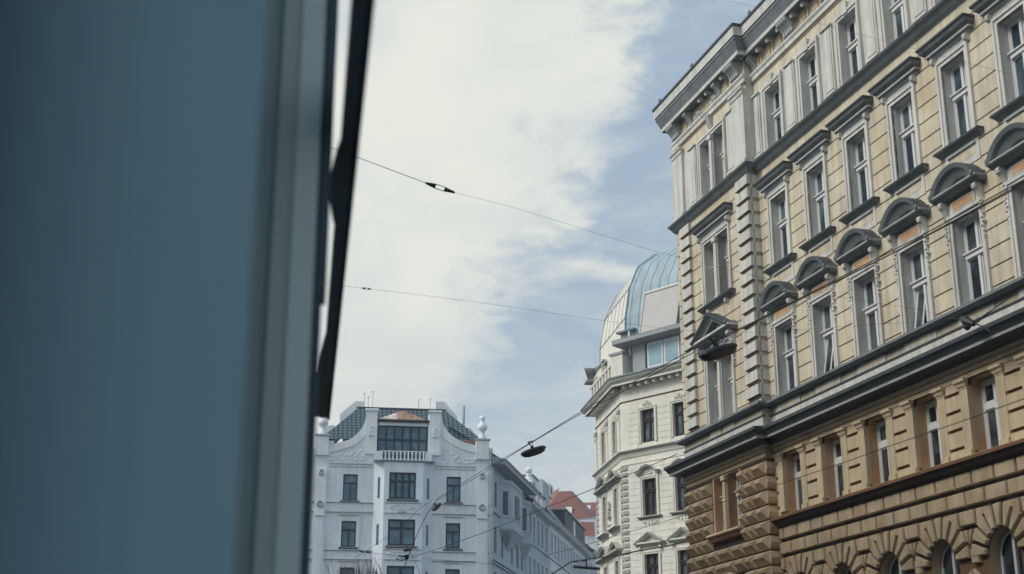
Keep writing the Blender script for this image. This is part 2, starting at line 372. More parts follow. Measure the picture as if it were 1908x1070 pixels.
# ================================================================== the yellow corner building on the right
AZ = -16.42; n_ = (math.cos(R(AZ)), -math.sin(R(AZ)))
FR = Frame((16.8*n_[0], 16.8*n_[1]), (-A(AZ)[0], -A(AZ)[1]))
RB = root('apartment_building', 'yellow and white stucco corner building with rusticated base and rows of tall hooded windows', 'building', (FR.P[0], FR.P[1], 0))
def part(name, mb, parent=RB, fr=FR, **k): return obj(name, mb.mesh(name, **k), parent, fr.M)
PX = 2.055; NB = 12                                   # window axis spacing and number of axes on the long wall
XE = -31.7+PX*(NB-1)+1.05                             # right end of the long wall
XL, XR = -37.86, -32.72; QR = 0.25                    # projecting end bay
cen = {2: -31.77, 3: -31.66, 4: -31.54, 5: -31.50}; ris = {2: -35.18, 3: -35.17, 4: -35.05, 5: -35.03}
def holes_main(lv, hw, z0, z1): return [(cen[lv]+PX*i-hw, cen[lv]+PX*i+hw, z0, z1) for i in range(NB)]
def holes_ris(lv, z0, z1): c = ris[lv]; return [(c-0.83, c-0.12, z0, z1), (c+0.10, c+0.81, z0, z1)]
H2, H3, H4, H5 = (5.44, 6.97), (8.48, 10.40), (12.02, 13.94), (15.32, 17.17)
# --- upper plaster wall
b = MB()
hm = holes_main(3, 0.48, *H3)+holes_main(4, 0.435, *H4)
holed(b, XR, XE, 7.6, 15.2, hm, 0.0, 'groove', 0.32, 'white_stucco')
hr = holes_ris(3, *H3)+holes_ris(4, *H4)
holed(b, XL, XR, 7.6, 15.2, hr, QR, 'groove', 0.32, 'white_stucco')
for (q, lo, hi) in ((QR, 7.6, 15.2),):
    b.fq([(XR, QR, lo), (XR, -0.1, lo), (XR, -0.1, hi), (XR, QR, hi)], 'yellow')
CZ = [8.30+0.4*i for i in range(0, 18)]
CZ = [8.12, 8.30]+[8.62+0.40*i for i in range(0, 17)]
courses(b, XR, XE, CZ, [(h[0], h[1], h[2], h[3]) for h in hm], 0.0, 'yellow')
courses(b, XL, XR, CZ, hr, QR, 'yellow')
part('wall', b)
# --- top-storey wall
b = MB()
h5 = holes_main(5, 0.43, *H5); r5 = holes_ris(5, *H5)
holed(b, XR, XE, 15.2, 17.36, h5, 0.0, 'white_stucco', 0.34, 'white_stucco'); holed(b, XR, XE, 17.36, 18.55, [], 0.0, 'yellow')
holed(b, XL, XR, 15.2, 17.36, r5, QR, 'white_stucco', 0.34, 'white_stucco'); holed(b, XL, XR, 17.36, 18.55, [], QR, 'yellow')
for xx_, qq_ in [(cen[5]+PX*(i+0.5)+s_*0.32, 0.0) for i in range(NB-1) for s_ in (-1, 1)]+[(ris[5]+s_*0.98, QR) for s_ in (-1, 1)]: b.box(xx_-0.035, xx_+0.035, qq_-0.01, qq_+0.004, 15.3, 17.36, 'yellow', back=False)
b.fq([(XR, QR, 15.2), (XR, -0.1, 15.2), (XR, -0.1, 18.55), (XR, QR, 18.55)], 'white_stucco')
part('top_storey_wall', b)
def panel(b, x0, x1, z0, z1, q, m='white_stucco', m2=None):    # raised framed panel
    b.box(x0, x1, q-0.01, q+0.05, z0, z1, m, back=False)
    b.box(x0+0.05, x1-0.05, q+0.05, q+0.075, z0+0.06, z1-0.06, m2 or m, back=False)
    b.box(x0-0.02, x1+0.02, q-0.01, q+0.11, z1, z1+0.05, m, back=False)
    b.box(x0-0.02, x1+0.02, q-0.01, q+0.10, z0-0.07, z0, m, back=False)
b = MB(); panel(b, -0.25, 0.25, 15.50, 17.30, 0.0); me_p = b.mesh('wall_panel')
for i in range(NB-1): obj('wall_panel', me_p, RB, FR.M @ T((cen[5]+PX*(i+0.5), 0, 0)))
b = MB(); panel(b, XR+0.09, XR+0.42, 15.50, 17.30, 0.0); part('wall_panel', b)
for x0 in (ris[5]+1.33, ris[5]-1.37): obj('wall_panel', me_p, RB, FR.M @ T((x0, -QR, 0)))
# --- pilasters with capitals on the top storey of the end bay
for x0, x1 in ((XR-0.78, XR+0.02), (XL-0.02, XL+0.72)):
    b = MB(); b.box(x0, x1, QR-0.3, QR+0.09, 15.3, 17.62, 'white_stucco')
    b.prof(x0, x1, [(QR+0.09, 17.66), (QR+0.17, 17.66), (QR+0.17, 17.60), (QR+0.12, 17.55), (QR+0.12, 17.47), (QR+0.09, 17.44)], 'white_stucco', 0.6, 0.6, QR+0.09)
    b.prof(x0, x1, [(QR+0.09, 15.50), (QR+0.15, 15.46), (QR+0.15, 15.30)], 'white_stucco', 0.6, 0.6, QR+0.09)
    part('pilaster', b)
# --- quoins: stepped blocks, the shade beneath each painted as a dark strip
def quoins(x0, x1, q, side):
    b = MB(); z = 8.58
    while z < 14.95:
        za, zb = z, z+0.37
        qf = q+0.13
        zb += 0.02
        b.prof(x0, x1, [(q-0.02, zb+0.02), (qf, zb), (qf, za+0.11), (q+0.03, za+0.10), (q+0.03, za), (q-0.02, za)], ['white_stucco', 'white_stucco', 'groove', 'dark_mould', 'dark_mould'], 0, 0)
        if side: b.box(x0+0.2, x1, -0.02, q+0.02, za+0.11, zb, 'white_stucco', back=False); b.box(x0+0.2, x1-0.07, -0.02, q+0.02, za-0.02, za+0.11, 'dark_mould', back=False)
        z += 0.40
    part('quoin', b)
quoins(XR-0.72, XR+0.05, QR, True); quoins(XL+0.42, XL+1.12, QR, False)

# --- ledges and cornices (one part per run, mitred at the step)
def run(name, pts, mts, ends=True, zextra=None):
    b = MB(); p2 = [(q+QR, z) for q, z in pts]
    b.prof(XL, XR, p2, mts, 0.55, 1.0, QR); 
    b.prof(XR-0.02, XE, pts, mts, 0, 0, 0)
    return part(name, b)
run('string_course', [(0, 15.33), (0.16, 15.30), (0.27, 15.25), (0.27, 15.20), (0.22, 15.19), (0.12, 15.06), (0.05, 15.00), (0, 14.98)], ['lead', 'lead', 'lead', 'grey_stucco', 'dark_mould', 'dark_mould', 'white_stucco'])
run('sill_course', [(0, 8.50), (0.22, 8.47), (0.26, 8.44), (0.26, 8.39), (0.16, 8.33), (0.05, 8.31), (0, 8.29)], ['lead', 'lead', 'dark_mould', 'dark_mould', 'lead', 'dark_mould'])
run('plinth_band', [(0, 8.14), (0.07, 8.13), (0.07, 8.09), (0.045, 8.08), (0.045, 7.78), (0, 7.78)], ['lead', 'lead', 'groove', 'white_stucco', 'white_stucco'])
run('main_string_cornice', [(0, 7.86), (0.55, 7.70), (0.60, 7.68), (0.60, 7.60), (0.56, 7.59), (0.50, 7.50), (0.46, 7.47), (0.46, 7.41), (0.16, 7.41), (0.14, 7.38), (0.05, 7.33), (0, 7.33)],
    ['lead', 'lead', 'lead', 'lead', 'lead', 'dark_mould', 'grey_stucco', 'lead', 'lead', 'lead', 'stone_dark'])  # soffit faces get the dark lead colour to deepen their shade
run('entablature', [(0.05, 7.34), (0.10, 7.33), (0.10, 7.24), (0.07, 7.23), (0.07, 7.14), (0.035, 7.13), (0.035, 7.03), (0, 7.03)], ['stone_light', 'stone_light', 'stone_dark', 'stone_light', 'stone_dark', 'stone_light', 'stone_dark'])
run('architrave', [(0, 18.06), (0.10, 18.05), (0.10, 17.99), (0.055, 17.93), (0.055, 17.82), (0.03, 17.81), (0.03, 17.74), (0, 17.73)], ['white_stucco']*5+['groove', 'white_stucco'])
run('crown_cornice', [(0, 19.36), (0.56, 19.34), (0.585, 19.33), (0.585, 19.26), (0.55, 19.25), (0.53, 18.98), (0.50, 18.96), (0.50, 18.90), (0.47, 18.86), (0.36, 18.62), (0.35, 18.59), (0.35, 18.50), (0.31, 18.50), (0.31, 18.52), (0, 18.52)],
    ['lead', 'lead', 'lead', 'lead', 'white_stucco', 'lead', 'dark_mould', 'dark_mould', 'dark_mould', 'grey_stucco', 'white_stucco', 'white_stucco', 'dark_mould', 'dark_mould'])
# --- frieze: yellow panels, small cube modillions and carved brackets under the soffit
x = XR+0.25
mf = []
for (a, c) in ((0.0, 0.30), (0.36, 0.46)): b = MB(); b.box(a, c, -0.01, 0.035, 18.14, 18.42, 'stone_light', back=False); mf.append(b.mesh('frieze_panel'))
while x < XE-0.6:
    for me_ in mf: obj('frieze_panel', me_, RB, FR.M @ T((x, 0, 0)))
    x += 0.685
for x0, x1 in ((XL+0.85, XL+1.1), (XL+1.9, XL+2.75), (XL+3.55, XL+4.1)): b = MB(); b.box(x0, x1, QR-0.01, QR+0.035, 18.14, 18.42, 'stone_light', back=False); part('frieze_panel', b)
b = MB(); b.prof(-0.045, 0.045, [(0.0, 18.52-EYE), (0.23, 18.52-EYE), (0.26, 18.44-EYE), (0.24, 18.37-EYE), (0.19, 18.36-EYE), (0.15, 18.42-EYE), (0.0, 18.44-EYE)], 'white_stucco'); me_mod = b.mesh('modillion')
def bracket_mesh(w, deep, drop, scroll):
    b = MB(); e = EYE; t = 18.52-e
    pts = [(0, t), (deep, t), (deep+0.03, t-0.06), (deep+0.01, t-0.13), (deep-0.05, t-0.17), (deep-0.10, t-0.22), (deep-0.16, t-0.30), (deep-0.18, t-drop), (0.02, t-drop-0.03), (0, t-drop-0.05)]
    k = max(1, round(w/0.14)); g = w/k
    for i in range(k):
        x0 = -w/2+i*g+0.012; b.prof(x0, x0+g-0.024, pts, 'grey_stucco')
    b.box(-w/2-0.03, w/2+0.03, 0, deep-0.1, t-0.09, t-0.005, 'grey_stucco', back=False)
    for i in range(3*k):                              # hanging leaf tips
        xx = -w/2+w*(i+0.5)/(3*k); z0 = t-drop+0.02; l = 0.12+0.05*((i*7) % 3)/2
        b.fq([(xx-0.03, 0.10, z0), (xx, 0.03, z0-l), (xx+0.03, 0.10, z0)], 'grey_stucco'); b.fq([(xx-0.03, 0.10, z0), (xx-0.02, 0, z0), (xx, 0.03, z0-l)], 'grey_stucco'); b.fq([(xx, 0.03, z0-l), (xx+0.02, 0, z0), (xx+0.03, 0.10, z0)], 'grey_stucco')
    b.box(-w/2, w/2, 0.0, 0.05, t-drop-0.06, t-drop, 'grey_stucco', back=False)
    return b.mesh('bracket')
me_big = bracket_mesh(0.54, 0.32, 0.42, True); me_small = bracket_mesh(0.22, 0.26, 0.34, False)
def hang(name, me, x, q): obj(name, me, RB, FR.M @ T((x, -q, EYE)))
x = cen[5]+PX*0.5; 
for i in range(NB-1):
    hang('cornice_bracket', me_big, cen[5]+PX*(i+0.61), 0.0)
    for k in (-0.30, 0.0, 0.30): hang('modillion', me_mod, cen[5]+PX*(i+0.11+k*1.0), 0.0)
hang('cornice_bracket', me_small, XR+0.28, 0.0)
hang('cornice_bracket', me_big, XR-0.40, QR); hang('cornice_bracket', me_big, XL+0.38, QR)
for x in (XL+1.42, XR-1.55): hang('cornice_bracket', me_small, x, QR)
for x in (XL+2.5, XL+3.0, XR-1.05): hang('modillion', me_mod, x, QR)
# carved wreath reliefs on the frieze of the end bay
def relief(b, cx, cz, q, wdt, hgt, n, m, seed=1, r=0.03):
    rr = random.Random(seed)
    for i in range(n):
        a = 2*math.pi*i/n; x = cx+math.cos(a)*wdt*(0.75+0.25*rr.random()); z = cz+math.sin(a)*hgt*(0.75+0.25*rr.random()); s = r*(0.7+rr.random()*0.8)
        P = [(x+math.cos(k*math.pi/3)*s, z+math.sin(k*math.pi/3)*s) for k in range(6)]; b.cham(P, q-0.005, q+s*1.2, s*0.45, m)
for cx in (XL+2.0, XR-2.0):
    b = MB(); relief(b, cx, 18.22, QR, 0.28, 0.12, 16, 'white_stucco', 3, 0.045); relief(b, cx, 18.22, QR, 0.12, 0.05, 7, 'white_stucco', 5, 0.05); part('relief_ornament', b)

# --- windows of the long wall -------------------------------------------------------------
def surround(w, h, sw, q, m, top=None):
    b = MB(); e = -EYE; t = top or sw
    b.box(-w/2-sw, -w/2, 0, q, e-0.0, e+h, m, back=False); b.box(w/2, w/2+sw, 0, q, e, e+h, m, back=False)
    b.box(-w/2-sw, w/2+sw, 0, q, e+h, e+h+t, m, back=False)
    b.box(-w/2-sw-0.02, -w/2-sw+0.05, 0, q+0.03, e, e+h+t+0.02, m, back=False); b.box(w/2+sw-0.05, w/2+sw+0.02, 0, q+0.03, e, e+h+t+0.02, m, back=False)
    b.box(-w/2-sw+0.05, w/2+sw-0.05, 0.0, q+0.03, e+h+t-0.05, e+h+t+0.02, m, back=False)
    return b
def console(x, z, w, drop, deep, m='white_stucco', tail=0.0):
    b = MB(); e = -EYE
    b.prof(x-w/2, x+w/2, [(0, z+e), (deep, z+e), (deep+0.02, z-0.05+e), (deep, z-0.11+e), (deep-0.06, z-0.15+e), (deep-0.12, z-drop*0.7+e), (0.03, z-drop+e), (0, z-drop+e)], m)
    if tail:
        zz = z-drop; i = 0
        while zz > z-drop-tail:
            s = 0.05-0.018*((i % 4) == 3)-0.012*(zz < z-drop-tail*0.75); dx = 0.018*(1 if i % 2 else -1)
            P = [(x+dx+math.cos(k*math.pi/3)*s, zz+e+math.sin(k*math.pi/3)*s) for k in range(6)]; b.cham(P, 0.0, 0.13, s*0.4, m); zz -= 0.092; i += 1
        for i, k in enumerate((0.0, 0.10, 0.16)):
            s = 0.045-0.01*i; P = [(x+math.cos(a*math.pi/3)*s, z-drop-tail-0.04-k+e+math.sin(a*math.pi/3)*s) for a in range(6)]; b.cham(P, 0.0, 0.11, s*0.4, m)
    return b
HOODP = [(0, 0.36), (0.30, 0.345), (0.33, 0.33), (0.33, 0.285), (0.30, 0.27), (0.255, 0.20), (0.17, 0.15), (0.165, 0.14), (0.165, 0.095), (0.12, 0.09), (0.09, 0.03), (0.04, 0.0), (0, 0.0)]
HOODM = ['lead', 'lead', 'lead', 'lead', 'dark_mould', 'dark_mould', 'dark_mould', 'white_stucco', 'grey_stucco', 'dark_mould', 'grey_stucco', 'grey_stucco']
def hood(hw, z, m0=0.5): b = MB(); b.prof(-hw, hw, [(q, z+dz-EYE) for q, dz in HOODP], HOODM, m0, m0, 0); return b
def sill(hw, z, q=0.20, m='lead'):
    b = MB(); e = z-EYE; b.prof(-hw, hw, [(0, e+0.02), (q, e), (q+0.015, e-0.02), (q+0.01, e-0.055), (q-0.04, e-0.07), (q-0.12, e-0.13), (0.03, e-0.15), (0, e-0.15)], [m, m, m, 'dark_mould', 'dark_mould', 'dark_mould', 'grey_stucco'], 0.4, 0.4, 0); return b
h3 = H3[1]-H3[0]; h4 = H4[1]-H4[0]; h5h = H5[1]-H5[0]; h2 = H2[1]-H2[0]
def subs(*a): return [(n, mb.mesh(n)) for n, mb in a]
# third level from the street: segmental hoods on long consoles
def arch_hood(hw, z, rise, m1='dark_mould'):
    b = MB(); e = -EYE; Rr = (hw*hw+rise*rise)/(2*rise); cz = z+rise-Rr; a0 = math.asin(min(1, hw/Rr)); n = 18
    rings = [(0.0, 0.36, 'lead'), (0.035, 0.37, 'dark_mould'), (0.10, 0.33, 'dark_mould'), (0.155, 0.24, 'grey_stucco'), (0.20, 0.19, 'dark_mould'), (0.215, 0.19, 'white_stucco'), (0.26, 0.12, 'dark_mould'), (0.28, 0.02, 'dark_mould')]
    def P(t, r): return (math.sin(t)*(Rr-r), cz+math.cos(t)*(Rr-r))
    for i in range(n):
        t0, t1 = -a0+2*a0*i/n, -a0+2*a0*(i+1)/n
        a, c = P(t0, 0), P(t1, 0); b.fq([(a[0], 0.36, a[1]+e), (c[0], 0.36, c[1]+e), (c[0], 0, c[1]+e), (a[0], 0, a[1]+e)], 'lead')
        for (r0, q0, mm), (r1, q1, _) in zip(rings[:-1], rings[1:]):
            p = [P(t0, r1), P(t1, r1), P(t1, r0), P(t0, r0)]; qs = [q1, q1, q0, q0]
            if min(p[0][1], p[1][1]) < z-0.02: 
                p = [(x, max(zz, z-0.02)) for x, zz in p]
            b.fq([(x, q, zz+e) for (x, zz), q in zip(p, qs)], mm)
    b.box(-hw+0.2, hw-0.2, 0.0, 0.02, z+e, z+rise-0.15+e, 'lead', back=False)  # tympanum in dark lead colour, standing in for the shade under the arch
    for s in (-1, 1):                                  # flat ends of the arch
        pts = [(0, 0.12), (0.36, 0.10), (0.37, 0.04), (0.31, -0.01), (0.22, -0.01), (0, -0.01)]
        x0, x1 = (hw-0.06, hw+0.0) if s > 0 else (-hw, -hw+0.06)
        b.prof(x0, x1, [(q, z+dz+e) for q, dz in pts], 'dark_mould')
    b.prof(-hw+0.02, hw-0.02, [(0, z+0.02+e), (0.33, z+0.02+e), (0.33, z-0.015+e), (0.28, z-0.03+e), (0.20, z-0.10+e), (0.08, z-0.11+e), (0.05, z-0.17+e), (0, z-0.17+e)], ['dark_mould', 'grey_stucco', 'grey_stucco', 'dark_mould', 'dark_mould', 'dark_mould', 'grey_stucco'], 0.2, 0.2)
    return b
zb = 10.98-H3[0]
lint = MB(); lint.box(-0.56, 0.56, 0, 0.05, h3+0.12-EYE, zb-0.15-EYE, 'white_stucco', back=False); lint.box(-0.42, 0.42, 0.05, 0.08, h3+0.17-EYE, h3+0.40-EYE, 'white_stucco', back=False); lint.box(-0.36, 0.36, 0.08, 0.085, h3+0.20-EYE, h3+0.37-EYE, 'orange_plaster', back=False)
fr3 = win_frame(0.96, h3, 1.13, q=-0.20).mesh('window')
frd3 = fr3
K3 = WinKind(fr3, subs(('pane', pane_mb(0.96, h3, -0.20)), ('surround', surround(0.96, h3, 0.13, 0.06, 'white_stucco')), ('lintel_panel', lint), ('hood', arch_hood(0.80, zb, 0.50)),
    ('console', console(-0.62, zb-0.12, 0.13, 0.36, 0.22, tail=0.62)), ('console', console(0.62, zb-0.12, 0.13, 0.36, 0.22, tail=0.62))))
b = MB()
for xx in (-0.35, -0.04): b.tube([(xx, 0.16, 0.06), (xx, 0.34, 1.02)], 0.022, 'frame_white', 4)
for yy, zz in ((0.16, 0.06), (0.34, 1.02)): b.tube([(-0.35, yy, zz), (-0.04, yy, zz)], 0.022, 'frame_white', 4)
b.face([(-0.35, 0.17, 0.08), (-0.04, 0.17, 0.08), (-0.04, 0.35, 1.0), (-0.35, 0.35, 1.0)], 'glass'); me_open = b.mesh('open_sash')
for i in range(NB):
    o_ = K3.put(RB, FR, cen[3]+PX*i, H3[0])
    if i in (1, 3): so_ = obj('open_sash', me_open, o_); so_.location = (0.0, -0.09, 0)
for i in range(NB):                                    # panels below the windows
    apr = MB(); c = cen[3]+PX*i; apr.box(c-0.62, c+0.62, -0.01, 0.055, 8.14, 8.31, 'white_stucco', back=False); apr.box(c-0.46, c+0.46, 0.055, 0.06, 8.165, 8.285, 'yellow', back=False)
    apr.box(c-0.50, c+0.50, 0.055, 0.085, 8.285, 8.305, 'grey_stucco', back=False); part('apron_panel', apr)
for c in (ris[3]-0.44, ris[3]+0.44): apr = MB(); apr.box(c-0.34, c+0.34, QR, QR+0.055, 8.14, 8.31, 'white_stucco', back=False); apr.box(c-0.24, c+0.24, QR+0.055, QR+0.06, 8.165, 8.285, 'yellow', back=False); part('apron_panel', apr)
# fourth level: straight hoods, own sills
ap4 = MB(); ap4.box(-0.60, 0.60, 0, 0.05, -0.62-EYE, -0.12-EYE, 'white_stucco', back=False); ap4.box(-0.46, 0.46, 0.05, 0.055, -0.46-EYE, -0.27-EYE, 'yellow', back=False); ap4.box(-0.50, 0.50, 0.05, 0.10, -0.245-EYE, -0.20-EYE, 'grey_stucco', back=False)
fz = MB(); fz.box(-0.52, 0.52, 0, 0.045, h4+0.15-EYE, h4+0.27-EYE, 'grey_stucco', back=False)
K4 = WinKind(win_frame(0.87, h4, 1.17, q=-0.18).mesh('window'), subs(('pane', pane_mb(0.87, h4, -0.18, 'glass_teal')), ('surround', surround(0.87, h4, 0.14, 0.06, 'white_stucco')), ('frieze', fz), ('hood', hood(0.74, h4+0.27)), ('sill', sill(0.72, -0.0)), ('apron', ap4),
    ('console', console(-0.62, h4+0.28, 0.10, 0.20, 0.15)), ('console', console(0.62, h4+0.28, 0.10, 0.20, 0.15))))
for i in range(NB): K4.put(RB, FR, cen[4]+PX*i, H4[0])
# fifth level: plain moulded surrounds with a keystone
ks = MB(); ks.prof(-0.10, 0.10, [(0, h5h+0.34-EYE), (0.12, h5h+0.34-EYE), (0.10, h5h+0.04-EYE), (0, h5h+0.0-EYE)], 'white_stucco')
for s in (-1, 1): ks.box(min(s*0.14, s*0.56), max(s*0.14, s*0.56), 0, 0.07, h5h+0.13-EYE, h5h+0.17-EYE, 'grey_stucco', back=False); ks.box(min(s*0.14, s*0.52), max(s*0.14, s*0.52), 0, 0.05, h5h+0.17-EYE, h5h+0.24-EYE, 'white_stucco', back=False)
K5 = WinKind(win_frame(0.86, h5h, 1.10, q=-0.20).mesh('window'), subs(('pane', pane_mb(0.86, h5h, -0.20)), ('surround', surround(0.86, h5h, 0.13, 0.055, 'white_stucco')), ('keystone', ks)))
for i in range(NB): K5.put(RB, FR, cen[5]+PX*i, H5[0])
# second level: square piers with caps
K2 = WinKind(win_frame(0.96, h2, 0.98, q=-0.30, bar=0.075, mull=0.10, ledge=False).mesh('window'), subs(('pane', pane_mb(0.96, h2, -0.30))))
for i in range(NB): K2.put(RB, FR, cen[2]+PX*i, H2[0])
# --- twin windows of the end bay
def twin(h, tr, q, glassm, extra): 
    f = MB()
    for s in (-0.475, 0.455):
        t = win_frame(0.71, h, tr, mull=0.08, lights=2, q=q); o = len(f.v)
        f.v += [(a+s, c, d) for a, c, d in t.v]; f.f += [tuple(k+o for k in p) for p in t.f]; f.m += t.m
    p = MB(); p.box(-0.80, -0.15, q-0.055, q-0.04, 0.03-EYE, h-0.03-EYE, glassm); p.box(0.13, 0.78, q-0.055, q-0.04, 0.03-EYE, h-0.03-EYE, glassm)
    return WinKind(f.mesh('window'), subs(('pane', p), *extra))
def col(h, m, q=0.05):                                 # slender shaft between the two lights
    b = MB(); b.box(-0.11, 0.09, -0.3, q-0.01, -EYE, h-EYE, m); b.box(-0.085, 0.065, q-0.01, q+0.04, 0.12-EYE, h-0.16-EYE, m, back=False)
    b.box(-0.13, 0.11, q-0.01, q+0.08, h-0.16-EYE, h-0.02-EYE, m, back=False); b.box(-0.12, 0.10, q-0.01, q+0.06, 0-EYE, 0.12-EYE, m, back=False); return b
def sur2(h, m): return surround(1.64, h, 0.13, 0.06, m)
def ped(hw, z, rise):
    b = MB(); e = -EYE
    b.prof(-hw+0.05, hw-0.05, [(0, z+0.03+e), (0.34, z+0.03+e), (0.34, z-0.03+e), (0.28, z-0.05+e), (0.22, z-0.12+e), (0.08, z-0.14+e), (0.05, z-0.2+e), (0, z-0.2+e)], ['dark_mould', 'white_stucco', 'grey_stucco', 'dark_mould', 'dark_mould', 'dark_mould', 'grey_stucco'], 0.3, 0.3)
    out_ = [(-hw, z+0.03), (0, z+rise), (hw, z+0.03)]; L_ = math.hypot(hw, rise)
    steps = [(0, 0.40, 'lead'), (0.05, 0.40, 'dark_mould'), (0.13, 0.30, 'grey_stucco'), (0.17, 0.24, 'white_stucco'), (0.21, 0.20, 'dark_mould'), (0.23, 0.03, 'dark_mould')]
    k = L_/hw
    for s in (-1, 1):
        b.fq([(s*hw, 0, z+0.03+e), (s*hw, 0.4, z+0.03+e), (0, 0.4, z+rise+e), (0, 0, z+rise+e)][::(1 if s < 0 else -1)], 'lead')
        for (r0, q0, mm), (r1, q1, _) in zip(steps[:-1], steps[1:]):
            d0, d1 = r0*k, r1*k
            p = [(s*(hw-d1*hw/rise), q1, z+0.03+e), (0, q1, z+rise-d1+e), (0, q0, z+rise-d0+e), (s*(hw-d0*hw/rise), q0, z+0.03+e)]
            b.fq(p if s < 0 else p[::-1], mm)
        b.prof(*( (-hw, -hw+0.08) if s < 0 else (hw-0.08, hw)), [(0, z+0.10+e), (0.40, z+0.09+e), (0.40, z+0.02+e), (0.3, z-0.03+e), (0, z-0.03+e)], 'dark_mould')
    b.face([(-hw+0.3, -0.04, z+e+EYE), (hw-0.3, -0.04, z+e+EYE), (0, -0.04, z+rise-0.25+e+EYE)], 'dark_mould')
    return b
zp = 10.98-H3[0]
fr_ris = MB(); fr_ris.box(-0.95, 0.95, 0, 0.05, h3+0.14-EYE, zp-0.18-EYE, 'grey_stucco', back=False); relief(fr_ris, 0, h3+0.30-EYE, 0.05, 0.7, 0.06, 22, 'grey_stucco', 9, 0.05)
k3r = twin(h3, 1.13, -0.24, 'glass', (('mullion_column', col(h3, 'white_stucco')), ('surround', sur2(h3, 'white_stucco')), ('frieze', fr_ris), ('pediment', ped(1.22, zp, 0.66)),
    ('console', console(-1.02, zp-0.15, 0.17, 0.42, 0.26, tail=0.35)), ('console', console(1.02, zp-0.15, 0.17, 0.42, 0.26, tail=0.35))))
k3r.put(RB, FR, ris[3]+0.01, H3[0], QR)
fz = MB(); fz.box(-0.92, 0.92, 0, 0.045, h4+0.15-EYE, h4+0.27-EYE, 'grey_stucco', back=False)
k4r = twin(h4, 1.17, -0.24, 'glass', (('mullion_column', col(h4, 'white_stucco')), ('surround', sur2(h4, 'white_stucco')), ('frieze', fz), ('hood', hood(1.06, h4+0.27)), ('sill', sill(1.05, 0.0)),
    ('console', console(-1.0, h4+0.28, 0.12, 0.22, 0.17)), ('console', console(1.0, h4+0.28, 0.12, 0.22, 0.17)), ('console', console(-0.6, -0.14, 0.10, 0.16, 0.13)), ('console', console(0.6, -0.14, 0.10, 0.16, 0.13))))
k4r.put(RB, FR, ris[4]+0.01, H4[0], QR)
ks2 = MB(); ks2.prof(-0.12, 0.10, [(0, h5h+0.62-EYE), (0.16, h5h+0.62-EYE), (0.16, h5h+0.56-EYE), (0.10, h5h+0.36-EYE), (0.05, h5h+0.22-EYE), (0, h5h+0.2-EYE)], 'grey_stucco')
k5r = twin(h5h, 1.10, -0.24, 'glass', (('mullion_column', col(h5h, 'white_stucco')), ('surround', sur2(h5h, 'white_stucco')), ('keystone', ks2)))
k5r.put(RB, FR, ris[5]+0.01, H5[0], QR)
k2r = twin(h2, 0.98, -0.24, 'glass', (('mullion_column', col(h2, 'stone_light')),))
k2r.put(RB, FR, ris[2]+0.01, H2[0], QR)

# --- stone storey with the square piers (second level)
b = MB()
h2m = holes_main(2, 0.48, 5.44, 7.03)
holed(b, XR, XE, 5.30, 7.70, h2m, -0.10, 'stone_light', 0.25, 'orange_plaster')
h2r = holes_ris(2, 5.44, 6.99); holed(b, XL, XR, 5.30, 7.70, h2r, QR, 'stone', 0.30, 'orange_plaster')
b.fq([(XR, QR, 5.3), (XR, -0.2, 5.3), (XR, -0.2, 7.7), (XR, QR, 7.7)], 'stone')
part('second_level_wall', b)
def pier_mesh():
    b = MB(); hw = (PX-0.96)/2; e = -EYE
    zs = [5.46+k for k in (0, 0.13, 0.20, 0.53, 0.61, 0.94, 1.02, 1.32, 1.40, 1.64)]
    xs = 0.27
    for s in (-1, 1):                                  # two flanking strips with capitals and bases
        x0, x1 = (-hw, -xs) if s < 0 else (xs, hw)
        b.box(x0, x1, -0.11, 0.03, 5.55+e, 6.90+e, 'stone_light')
        b.prof(x0, x1, [(-0.1, 7.04+e), (0.13, 7.04+e), (0.13, 6.98+e), (0.09, 6.95+e), (0.07, 6.89+e), (0.05, 6.88+e), (0.04, 6.84+e), (-0.1, 6.84+e)], 'stone_light', 0.5, 0.5, 0.03)
        b.prof(x0, x1, [(0.03, 5.58+e), (0.075, 5.56+e), (0.075, 5.44+e), (-0.1, 5.44+e)], 'stone_light')
    zz = [5.46, 5.63, 5.70, 6.02, 6.09, 6.40, 6.47, 6.77, 6.84, 7.05]
    for k in range(0, 10, 2):
        za, zb_ = zz[k], zz[k+1]
        b.prof(-xs, xs, [(-0.1, zb_+e), (0.02, zb_+e), (0.02, za+e), (-0.1, za-0.015+e)], ['stone_light', 'stone_light', 'stone_dark'])
    b.box(-xs, xs, -0.11, -0.095, 5.4+e, 7.05+e, 'stone_dark', back=False)
    return b.mesh('pier')
mp_ = pier_mesh()
for i in range(NB-1): obj('pier', mp_, RB, FR.M @ T((cen[2]+PX*(i+0.5), 0, EYE)))
b = MB(); x0, x1 = XR+0.0, cen[2]-0.48
b.box(x0+0.2, x1, -0.11, 0.03, 5.55, 6.90, 'stone_light'); b.prof(x0+0.2, x1, [(-0.1, 7.04), (0.13, 7.04), (0.13, 6.98), (0.09, 6.95), (0.07, 6.89), (0.04, 6.84), (-0.1, 6.84)], 'stone_light', 0.3, 0.5, 0.03)
zz = [5.46, 5.63, 5.70, 6.02, 6.09, 6.40, 6.47, 6.77, 6.84, 7.05]
for k in range(0, 10, 2): b.prof(x0, x0+0.2, [(-0.1, zz[k+1]), (0.02, zz[k+1]), (0.02, zz[k]), (-0.1, zz[k]-0.015)], ['stone_light', 'stone_light', 'stone_dark'])
part('pier', b)
